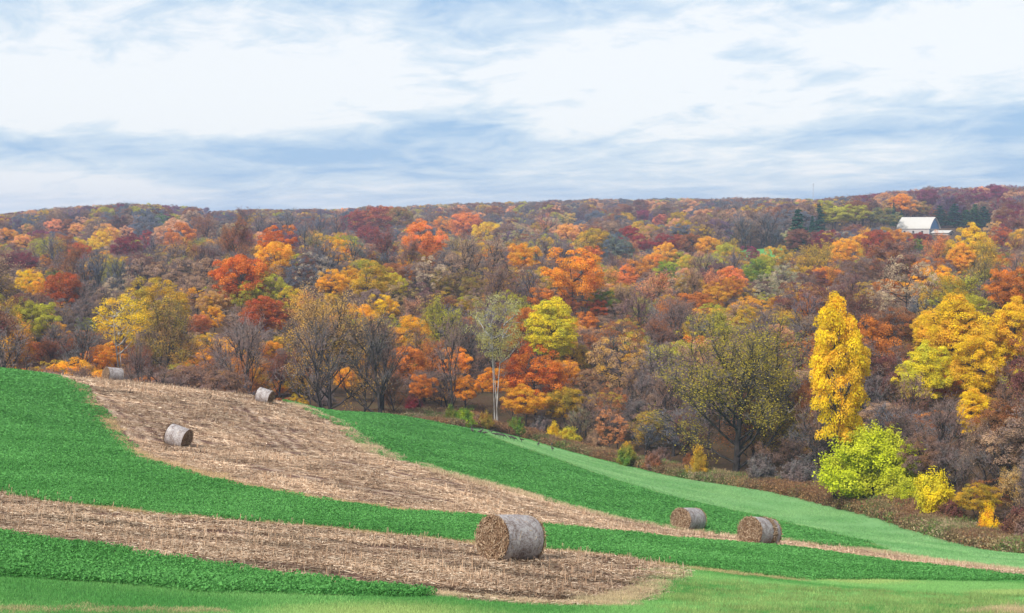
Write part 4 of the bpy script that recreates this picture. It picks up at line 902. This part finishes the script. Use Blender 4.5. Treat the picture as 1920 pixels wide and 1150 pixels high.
def bale(u,v,axis_deg,label,L=1.5,R=.75,gap=None,seed=0,tilt=0.0,sink=.03,tint=(.90,.82,.72),Yf=None):
    """axis_deg: heading of the bale's axis, clockwise from +Y seen from above"""
    r=np.random.default_rng(seed); a,b=ray(u,v); Y=Yf or float(hit(u,v)[0]); x=float(a)*Y; z=float(zt(x,Y))
    th=math.radians(axis_deg); d=np.array([math.sin(th),math.cos(th)]); e=.6; sl=float(zt(x+d[0]*e,Y+d[1]*e)-zt(x-d[0]*e,Y-d[1]*e))/(2*e)
    root=empty('round_bale',(x,Y,z),math.pi/2-th); root.rotation_euler=(0,-math.atan(sl)+math.radians(tilt),math.pi/2-th)
    c=np.array([0,0,R*.955-sink])
    def put(name,me,mats): 
        o=link(name,me,mats,root); o.location=c; return o
    secs=[(-L/2,L/2)] if gap is None else [(-L/2,gap[0]),(gap[1],L/2)]
    for s in secs: put('net_wrap',wrap_mesh(r,s[0],s[1],R,'net_wrap'),[M_WRAP])
    if gap: 
        put('exposed_stalks',wrap_mesh(r,gap[0]-.01,gap[1]+.01,R*.965,'exposed_stalks'),[M_FACE])
        V,Q=sticks_band(r,gap[0],gap[1],R,900); o=put('stalk_pile',mesh_np('stalk_pile',V,Q,attrs={'rnd':('FACE',r.uniform(0,1,len(Q))**1.2)}),[M_STRAW]); o['kind']='stuff'; o['tint']=[float(t) for t in tint]
    for sg in (-1,1):
        f=put('straw_end',face_mesh(r,sg*L/2,R*.96,sg),[M_FACE]); V,Q=sticks_disc(r,sg*L/2,R,sg,1500); 
        o=link('straw_stalks',mesh_np('straw_stalks',V,Q,attrs={'rnd':('FACE',r.uniform(0,1,len(Q))**1.5*.85)}),[M_STRAW],f); o['kind']='stuff'; o['tint']=[float(t) for t in tint]
    # loose stalks caught in the wrap and lying against the foot
    n=110; a2=r.uniform(-.6*np.pi,1.6*np.pi,n); N=np.c_[np.zeros(n),np.cos(a2),np.sin(a2)]; C=np.c_[r.uniform(-L/2,L/2,n),np.zeros((n,2))]+N*(R*1.0); k=C[:,2]>-R*.9
    V,Q=straw_sticks(r,C[k],N[k],r.uniform(.05,.2,k.sum()),r.uniform(.01,.025,k.sum())); o=put('caught_straw',mesh_np('caught_straw',V,Q,attrs={'rnd':('FACE',r.uniform(.3,1,len(Q)))}),[M_STRAW]); o['kind']='stuff'; o['tint']=[1.,.95,.9]
    tag(root,label,'hay bale','round bales on the stubble strips'); return root
bale(953,1051,180+46,'large round bale in the foreground stubble, its brown straw end facing left',1.55,.76,None,1)
bale(1289,996,180+40,'round bale at the narrow end of the stubble, left of the bale with torn wrap',1.72,.75,None,2)
bale(1421,1024,180+44,'round bale with a band of stalks bursting through its torn net wrap',1.70,.77,(-.50,-.20),3)
bale(330,837,180-74,'tilted round bale lying alone halfway down the sloping stubble field',1.3,.74,None,4,tilt=9)
bale(493,756,180-76,'pale round bale at the upper right edge of the sloping stubble field',1.3,.73,None,5,tilt=6)
bale(211,719,180+48,'whitish round bale on the crest, half hidden behind the stubble slope',1.55,.75,None,6,Yf=148.0)

# ---------------------------------------------------------------- birds feeding on the meadow
M_BIRD=NT('dark_feathers'); _tc=M_BIRD.n('TexCoord'); _n=M_BIRD.noise(_tc.outputs['Object'],9,3)
M_BIRD=M_BIRD.surf(M_BIRD.ramp(_n,[(.3,(0.018,0.016,0.016)),(.55,(0.06,0.048,0.04)),(.75,(0.20,0.17,0.15))]),.6,.3)
def bird_mesh(pose):
    if pose=='up': sk=[((-.42,0,.36),.03),((-.22,0,.42),.10),((0,0,.47),.155),((.16,0,.50),.13),((.25,0,.62),.055),((.28,0,.78),.034),((.29,0,.88),.030),((.33,0,.93),.042),((.41,0,.915),.012)]
    elif pose=='feed': sk=[((-.46,0,.44),.03),((-.24,0,.46),.10),((0,0,.45),.155),((.18,0,.41),.13),((.32,0,.30),.055),((.42,0,.17),.034),((.47,0,.08),.030),((.51,0,.05),.040),((.57,0,.02),.012)]
    else: sk=[((-.48,0,.40),.03),((-.24,0,.45),.10),((0,0,.47),.155),((.17,0,.48),.13),((.31,0,.55),.055),((.42,0,.62),.034),((.48,0,.67),.030),((.54,0,.70),.042),((.62,0,.685),.012)]
    bm=bmesh.new(); vs=[bm.verts.new(p) for p,_ in sk]; rad=[r for _,r in sk]
    for a,b in zip(vs[:-1],vs[1:]): bm.edges.new((a,b))
    for s in (-1,1):
        ps=[((.02,s*.07,.36),.05),((-.02,s*.08,.20),.022),((.0,s*.08,.02),.016),((.08,s*.08,.005),.014)]; pv=vs[2]
        for p,rr in ps: v=bm.verts.new(p); bm.edges.new((pv,v)); pv=v; rad.append(rr)
    bm.verts.index_update(); me=bpy.data.meshes.new('bird'); bm.to_mesh(me); bm.free()
    o=bpy.data.objects.new('bird_tmp',me); COL.objects.link(o); m=o.modifiers.new('s','SKIN'); 
    if not me.skin_vertices: 
        bpy.context.view_layer.objects.active=o
    sv=me.skin_vertices[0].data if me.skin_vertices else None
    if sv:
        for i,rr in enumerate(rad): sv[i].radius=(rr,rr*(.85 if rr>.09 else 1)); sv[i].use_root=(i==2)
    m2=o.modifiers.new('d','SUBSURF'); m2.levels=1; m2.render_levels=1
    dg=bpy.context.evaluated_depsgraph_get(); out=bpy.data.meshes.new_from_object(o.evaluated_get(dg)); bpy.data.objects.remove(o); out.name='bird'
    for p in out.polygons: p.use_smooth=True
    out.materials.clear(); out.materials.append(M_BIRD); return out
BM={k:bird_mesh(k) for k in ('up','feed','walk')}
BIRDS=[(885.6,812,'up',2.0,'dark long-necked bird standing farthest left of the flock, near the green shrubs'),
(901,814,'up',.4,'second dark bird from the left of the flock, neck raised'),(909,816,'feed',2.6,'small dark bird third from the left, head down in the grass'),
(921.5,812,'walk',.2,'faint bird farthest back, against the brown weeds at the meadow edge'),(929,818.5,'feed',.1,'dark bird bending low just left of the close pair'),
(938,819,'walk',3.2,'left bird of the close pair in the middle of the flock'),(944,821,'feed',6.1,'right bird of the close pair in the middle of the flock'),
(957,823.5,'walk',2.9,'dark bird just right of the close pair, facing left'),(964,826,'feed',.3,'dark bird feeding just left of the tall upright one'),
(978,828.5,'up',3.4,'tall upright bird with raised neck right of the flock centre'),(1009.5,836,'up',1.2,'dark bird standing alone below the orange tree, second from the right'),
(1036,845,'up',2.2,'dark bird at the right end of the flock, nearest the yellow shrub'),(1035,836,'walk',1.5,'greyish bird at the weed edge behind the rightmost bird')]
for u,v,p,rz,lab in BIRDS:
    v+=2.5; Y=float(hit(u,v)[0]); a=float(ray(u,v)[0]); x=a*Y; o=link('bird',BM[p]); o.location=(x,Y,float(zt(x,Y))+.05); o.rotation_euler=(0,0,rz); o.scale=(1.0,1.0,1.0); tag(o,lab,'bird','dark birds feeding on the meadow')

# ---------------------------------------------------------------- barn on the far slope
def flat_mat(name,c,r=.7,n=.12):
    t=NT(name); tc=t.n('TexCoord'); q=t.noise(t.mapping(tc.outputs['Object'],(1,1,1)),.8,4,.7); return t.surf(t.mix(t.math('MULTIPLY',q,n*2,True),c,tuple(x*.7 for x in c)),r,.25)
M_ROOF=flat_mat('white_metal_roof',(.50,.475,.44)); M_BWALL=flat_mat('pale_barn_boards',(.44,.40,.39)); M_GAB=flat_mat('shade_blue_gable',(.13,.26,.46)); M_TRIM=flat_mat('blue_trim',(.10,.20,.32)); M_DARK=flat_mat('dark_opening',(.03,.03,.035)); M_STEEL=flat_mat('galvanised_steel',(.45,.47,.5))  # gable blue is the shade on a pale gable, put into its colour
def solid(name,V,Fc,mat,parent):
    bm=bmesh.new(); vs=[bm.verts.new(p) for p in V]
    for f in Fc: bm.faces.new([vs[i] for i in f])
    bmesh.ops.recalc_face_normals(bm,faces=bm.faces); me=bpy.data.meshes.new(name); bm.to_mesh(me); bm.free(); return link(name,me,[mat],parent)
def prism(name,prof,x0,x1,mat,parent):
    n=len(prof); V=[(x0,y,z) for y,z in prof]+[(x1,y,z) for y,z in prof]; Fc=[list(range(n)),list(range(n,2*n))[::-1]]+[[i,(i+1)%n,n+(i+1)%n,n+i] for i in range(n)]
    return solid(name,V,Fc,mat,parent)
def box(name,c,s,mat,parent): x,y,z=c; a,b,d=s[0]/2,s[1]/2,s[2]/2; return prism(name,[(y-b,z-d),(y+b,z-d),(y+b,z+d),(y-b,z+d)],x-a,x+a,mat,parent)
def barn():
    bz=float((430-446)/F*BARN_Y)+.2; rt=empty('barn',(BARN[0],BARN[1],bz),math.radians(-40)); tag(rt,'white barn with an arched roof and shade-blue gable above the autumn trees','barn')
    L,W,He,Hr=18.0,12.5,4.6,10.4
    def prof(o=0.0):
        p=[]
        for t in np.linspace(0,1,7): s=math.sin(t*math.pi/2); p.append((-(W/2+o)*(1-t**1.28),He+(Hr-He)*(1-(1-t)**1.2)+o*.9*t-.0))
        return p+[(-y,z) for y,z in p[-2::-1]]
    box('side_wall',(0,-W/2+.1,He/2),(L,.2,He),M_BWALL,rt); box('side_wall',(0,W/2-.1,He/2),(L,.2,He),M_BWALL,rt)
    for s in (-1,1):
        box('end_wall',(s*(L/2-.1),0,He/2-.02),(.2,W-.42,He),M_BWALL,rt)
        g=prism('gable',[(y*.955,He+.02+(z-He)*.95) for y,z in prof()],s*L/2-.12,s*L/2+.02,M_GAB,rt)
        for k in range(5): box('board_seam',(s*(L/2+.04),-4+2*k,He+1.5),(.04,.12,2.6),M_TRIM,g)
    outp,inn=prof(.45),prof(.12)
    n=len(outp); ring=outp+inn[::-1]; V=[(-L/2-.6,y,z) for y,z in ring]+[(L/2+.6,y,z) for y,z in ring]; m=len(ring); Fc=[[i,i+1,m+i+1,m+i] for i in range(m-1)]+[[m-1,0,m,2*m-1]]
    for e in (0,m): Fc+=[[e+i,e+i+1,e+m-2-i,e+m-1-i] for i in range(n-1)]
    rf=solid('roof',V,Fc,M_ROOF,rt)
    for k in range(9): 
        xx=-L/2+k*L/8; 
    box('corner_post',(L/2+.05,-W/2+.2,He/2),(.3,.3,He-.1),M_TRIM,rt)
    box('door',(L/2+.05,0,1.7),(.12,3.2,3.3),M_DARK,rt)
    for k in range(3): w=box('window',(-5+5*k,-W/2-.03,2.9),(1.1,.1,1.1),M_DARK,rt)
    sh=empty('shed',(BARN[0]+9.5,BARN[1]-12.5,bz-.3),math.radians(-40)); tag(sh,'low white shed with a shallow roof in front of the barn gable','shed')
    prism('wall',[(-3.4,0),(3.4,0),(3.4,2.7),(0,3.7),(-3.4,2.7)],-4.5,4.5,M_BWALL,sh); prism('roof',[(-4.0,2.62),(0,3.85),(4.0,2.62),(4.0,2.84),(0,4.1),(-4.0,2.84)],-5,5,M_ROOF,sh); box('door',(4.55,0,1.2),(.12,2,2.3),M_DARK,sh)
barn()
def mast():
    Y=1330.0; a,b=ray(1525,345.5); x=float(a)*Y; z0=float(zt(x,Y)); top=float(b)*Y-z0; rt=empty('lattice_mast',(x,Y,z0)); tag(rt,'thin grey lattice radio mast on the far horizon','mast')
    P=[(math.cos(q)*.5,math.sin(q)*.5) for q in (0,2.09,4.19)]
    for p in P: V,Q=tube([(np.array([p[0],p[1],0.]),np.array([p[0]*.8,p[1]*.8,top]),.10,.08,0)],lambda l:5); link('leg',mesh_np('leg',V,Q),[M_STEEL],rt)
    sg=[]; n=int(top/1.2)
    for i in range(n):
        for k in range(3): p,q=P[k],P[(k+1)%3]; z=i*1.2; sg.append((np.array([p[0]*.92,p[1]*.92,z]),np.array([q[0]*.92,q[1]*.92,z+1.2]),.04,.04,0))
    V,Q=tube(sg,lambda l:3); link('cross_bracing',mesh_np('cross_bracing',V,Q),[M_STEEL],rt)
    V,Q=tube([(np.array([-1.6,0,top-.6]),np.array([1.2,0,top-.4]),.12,.12,0),(np.array([0,0,top-.5]),np.array([0,0,top+1.2]),.06,.04,0)],lambda l:5); link('antenna',mesh_np('antenna',V,Q),[M_STEEL],rt)
mast()
# far field and green meadow seen between the woods
def patch(name,u0,u1,y0,y1,mat,dz):
    us=np.linspace(u0,u1,14); ys=np.linspace(y0,y1,10); A,Yg=np.meshgrid(UA(us),ys,indexing='ij'); X=A*Yg; Z=zt(X,Yg)+dz; i=np.arange(140).reshape(14,10)
    link(name,mesh_np(name,np.c_[X.ravel(),Yg.ravel(),Z.ravel()],np.c_[i[:-1,:-1].ravel(),i[1:,:-1].ravel(),i[1:,1:].ravel(),i[:-1,1:].ravel()],True),[mat])['kind']='structure'
patch('far_field',885,982,985,1150,M_STUB,.3); patch('far_meadow',1372,1480,640,700,M_MEADOW,.15)

# ---------------------------------------------------------------- weeds along the foot of the wood
def weed(seed,n=150,h0=.25,h1=1.1):
    V,T,rr=blades(n,.8,h0,h1,.05,.22,seed=seed); r=np.random.default_rng(seed+50); m=220; C=np.c_[r.normal(0,.5,m),r.normal(0,.5,m),r.uniform(.05,.8,m)]; V2,Q2=quads_at(C,unit(r.normal(size=(m,3))+np.array([0,-.3,.5])),r.uniform(.07,.16,m),r,1.4)
    return proto_obj('weed_clump',mesh_np('weed_clump',np.vstack([V,V2]),[T,Q2+len(V)],attrs={'rnd':('FACE',np.r_[rr,r.uniform(0,1,m)])}),[M_TUFT])
C_WEED=proto_col('weed_clumps',[weed(60+i) for i in range(4)])
def weeds():
    n=6500; u=rng.uniform(780,2250,n); k=rng.uniform(0,1,n)**1.5; dep=4+7*np.clip((u-1000)/700,0,1); y=edgeY(u)-4+k*dep+rng.normal(0,.4,n); x=UA(u)*y
    n2=2600; u2=rng.uniform(-400,900,n2); y2=edgeY(u2)-6+rng.uniform(0,30,n2); x2=UA(u2)*y2; x=np.r_[x,x2]; y=np.r_[y,y2]; n+=n2
    f=pn(x,y,.12,4.4)+rng.normal(0,.3,n); cols=np.array([(.24,.12,.07),(.34,.19,.09),(.20,.12,.075),(.34,.25,.13),(.15,.20,.06),(.42,.32,.20)]); c=cols[np.clip(((f+.9)/1.8*6),0,5).astype(int)]*rng.uniform(.75,1.25,(n,1))
    s=rng.uniform(.6,1.35,(n,1))*np.array([1,1,1]); scatter('weeds',np.c_[x,y,zt(x,y)],np.c_[np.zeros((n,2)),rng.uniform(0,6.28,n)],s,c,c,rng.integers(0,4,n),C_WEED,'rusty brown weeds and grasses along the foot of the wood')
weeds()

# ---------------------------------------------------------------- build the trees and give each its own description
LAND=[('the white barn',1720,425),('the tall bright yellow tree at the wood edge',1570,640),('the big lime green shrub',1640,875),('the yellow white-trunked birch',228,600),('the pale white-trunked trees',933,610),('the broad olive tree at the meadow edge',1385,740),
('the lobed yellow-green tree',1036,610),('the big golden-orange tree on the middle slope',1078,500),('the scarlet tree on the left hillside',516,445),('the low scarlet tree above the stubble',450,500),('the salmon-orange ridge tree',792,445),('the dark red ridge trees',702,410),
('the bale on the crest',212,706),('the bale at the upper stubble edge',493,743),('the bright yellow tree right of the barn',1828,450),('the crimson trees on the left ridge',265,445),('the big dark conifer',1497,410),('the radio mast',1525,360),('the flock of dark birds',960,822),
('the scarlet tree at far left',118,535),('the domed golden tree on the left',300,545),('the broad gold tree by the dark trunk',620,600),('the green shrubs by the birds',860,785),('the cream-tipped oak below the barn',1700,510),('the yellow tree at the right edge',1897,600),('the bright green tree on the right slope',1420,505),('the twin-lobed yellow tree on the right',1790,600),('the crimson trees at the far left',20,485),('the arched orange tree at the right edge',1897,530),('the gold tree at mid slope',702,515)]
SPECIAL={(1570,556):'tallest bright yellow tree at the wood edge, just left above the lime shrub',(1640,806):'largest shrub, lime green and rounded, at the meadow edge on the right',(228,556):'yellow birch with speckled white trunk behind the crest bale',(933,550):'pale green trees with three bare white trunks in the middle of the wood edge',
(1385,606):'broad spreading olive-gold tree with dark forked trunk at the meadow edge',(1036,562):'tall lobed yellow-green tree just right of the pale white-trunked trees',(1078,466):'largest golden-orange tree on the middle of the far slope',(516,423):'round scarlet tree above a yellow one on the left hillside',(450,479):'low wide scarlet tree between tan oaks left of centre',
(792,412):'salmon-orange tree standing out on the middle ridge',(1828,419):'bright yellow tree with dark branches just right of the barn',(1497,389):'largest dark green conifer, left of the olive trees near the barn',(620,550):'broad gold tree with arching dark limbs behind the upper stubble bale',(118,512):'scarlet round tree near the left edge of the wood',(300,522):'large domed gold and olive tree on the lower left hillside',
(1752,874):'yellow rounded shrub just right of the big lime green shrub',(712,588):'dark bare tree with big forked limbs just right of the broad gold tree',(1700,480):'wide oak with cream-tipped leaf clusters below the barn',(1005,650):'deep orange tree at the meadow edge below the white trunks'}
WORD={'R':'round-crowned tree','L':'tall full-leaved tree','O':'tree with tufted leaf clusters','S':'thinly leaved tree','B':'bare tree with a haze of twigs','W':'white-trunked tree','C':'conifer','H':'shrub','G':'shrub','D':'spreading tree'}
def direction(du,dv):
    a=math.degrees(math.atan2(-dv,du))%360; return ['right of','above right of','above','above left of','left of','below left of','below','below right of'][int((a+22.5)//45)%8]
used=set()
def describe(t):
    k=(t['u'],t['v'])
    if k in SPECIAL: used.add(SPECIAL[k]); return SPECIAL[k]
    cu,cv=t['u'],t['v']+t['w']*.4; near=sorted(LAND,key=lambda l:(l[1]-cu)**2+(l[2]-cv)**2); size=lambda w:'large' if w>85 else ('small' if w<38 else '')
    col=(t['c1'] if t['c1']==t['c2'] else t['c1']+' and '+t['c2']).replace('goldorange','golden-orange')
    for cand_i in range(4):
        for cc in (t['c1'].replace('goldorange','golden-orange'),col):
            for sz in ('',size(t['w'])):
                l=near[cand_i]; d=math.hypot(l[1]-cu,l[2]-cv); pre='just ' if d<55 else ('' if d<110 else 'some way ' if d<170 else 'well '); s=' '.join(((sz+' ' if sz else '')+cc+' '+WORD[t['kind']]+', '+pre+direction(cu-l[1],cv-l[2])+' '+l[0]).split())
                if s not in used and len(s.split())<=16: used.add(s); return s
    return None
for t in TREES:
    t['c1']=t['c1']; t['word']=t['c1'].replace('goldorange','golden-orange')
order=sorted(TREES,key=lambda t:(-(((t['u'],t['v']) in SPECIAL)),-t['w']))
bad=0
for t in order:
    o=make_tree(t); s=describe(t)
    if s is None:
        for l in sorted(TREES,key=lambda q:(q['u']-t['u'])**2+(q['v']-t['v'])**2)[1:6]:
            s=f"{t['c1']} {WORD[t['kind']].split(' with')[0]}, {direction(t['u']-l['u'],t['v']-l['v'])} a {l['c1']} {WORD[l['kind']].split(' with')[0]}, {'left' if t['u']<960 else 'right'} half"
            if s not in used: break
        bad+=1; used.add(s)
    o['label']=s.replace('goldorange','golden-orange'); o['group']={'R':'round-crowned trees of the autumn wood','L':'tall full-leaved trees of the autumn wood','O':'oaks with tufted leaf clusters','S':'thinly leaved trees of the autumn wood','B':'bare trees of the autumn wood','W':'white-trunked trees','C':'dark conifers near the barn','H':'shrubs along the foot of the wood','G':'shrubs along the foot of the wood','D':'spreading trees at the wood edge'}[t['kind']]
print('fallback labels',bad)
# the rest of the wood
def forest():
    order_=[('R',i) for i in range(6)]+[('B',i) for i in range(5)]+[('O',i) for i in range(5)]+[('S',i) for i in range(4)]+[('H',i) for i in range(3)]
    objs=[]; ix={}
    for k,i in order_:
        p=PROTO[k][i]; bmj=p['t'].copy(); t,c=p['t'],p['c']; nv=len(t.vertices)
        V=np.empty(nv*3,np.float32); t.vertices.foreach_get('co',V); V2=np.empty(len(c.vertices)*3,np.float32); c.vertices.foreach_get('co',V2)
        def polys(m):
            tot=np.empty(len(m.polygons),np.int32); m.polygons.foreach_get('loop_total',tot); li=np.empty(len(m.loops),np.int32); m.loops.foreach_get('vertex_index',li); return tot,li
        t1,l1=polys(t); t2,l2=polys(c); mi=np.empty(len(t2),np.int32); c.polygons.foreach_get('material_index',mi)
        me=bpy.data.meshes.new('wood_tree'); me.vertices.add(nv+len(c.vertices)); me.vertices.foreach_set('co',np.r_[V,V2]); li=np.r_[l1,l2+nv]; tot=np.r_[t1,t2]
        me.loops.add(len(li)); me.loops.foreach_set('vertex_index',li); me.polygons.add(len(tot)); me.polygons.foreach_set('loop_start',np.r_[0,np.cumsum(tot)[:-1]].astype(np.int32)); me.polygons.foreach_set('loop_total',tot)
        me.materials.append(M_BARK)
        for m in c.materials: me.materials.append(m)
        me.polygons.foreach_set('material_index',np.r_[np.zeros(len(t1),np.int32),mi+1].astype(np.int32)); me.update(calc_edges=True)
        for nm in ('rnd','clump'):
            a=me.attributes.new(nm,'FLOAT','FACE'); s=np.empty(len(t2),np.float32); c.attributes[nm].data.foreach_get('value',s); a.data.foreach_set('value',np.r_[np.full(len(t1),.5,np.float32),s])
        ix[(k,i)]=len(objs); objs.append(bpy.data.objects.new('wood_tree_%02d'%len(objs),me)); bpy.data.meshes.remove(bmj)
    coll=proto_col('wood_trees',objs)
    P=[];R=[];S=[];T1=[];T2=[];I=[]
    for t in rest:
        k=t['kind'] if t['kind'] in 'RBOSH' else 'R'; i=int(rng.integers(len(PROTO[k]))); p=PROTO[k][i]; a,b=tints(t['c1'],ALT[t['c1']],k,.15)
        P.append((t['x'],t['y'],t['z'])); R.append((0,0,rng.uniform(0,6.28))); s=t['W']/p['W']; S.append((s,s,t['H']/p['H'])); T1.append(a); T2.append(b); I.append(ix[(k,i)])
    scatter('woodland',P,R,S,np.array(T1),np.array(T2),I,coll,'mass of autumn trees filling the slopes between and behind the trees in front')
forest()
# air
def haze():
    t=NT('haze_air'); v=t.n('VolumePrincipled'); v.inputs['Density'].default_value=HAZE; v.inputs['Color'].default_value=(0.62,0.74,1.0,1); v.inputs['Anisotropy'].default_value=0.2; t.l(v.outputs[0],t.out.inputs['Volume'])
    x,y0,y1,z0,z1=2750,-75,3250,-75,62; bm=bmesh.new(); bmesh.ops.create_cube(bm,size=1.0)
    for q in bm.verts: q.co=(q.co.x*2*x,(y0+y1)/2+q.co.y*(y1-y0),(z0+z1)/2+q.co.z*(z1-z0))
    me=bpy.data.meshes.new('haze'); bm.to_mesh(me); bm.free(); o=link('haze',me,[t.m]); o['kind']='stuff'
if HAZE>0: haze()
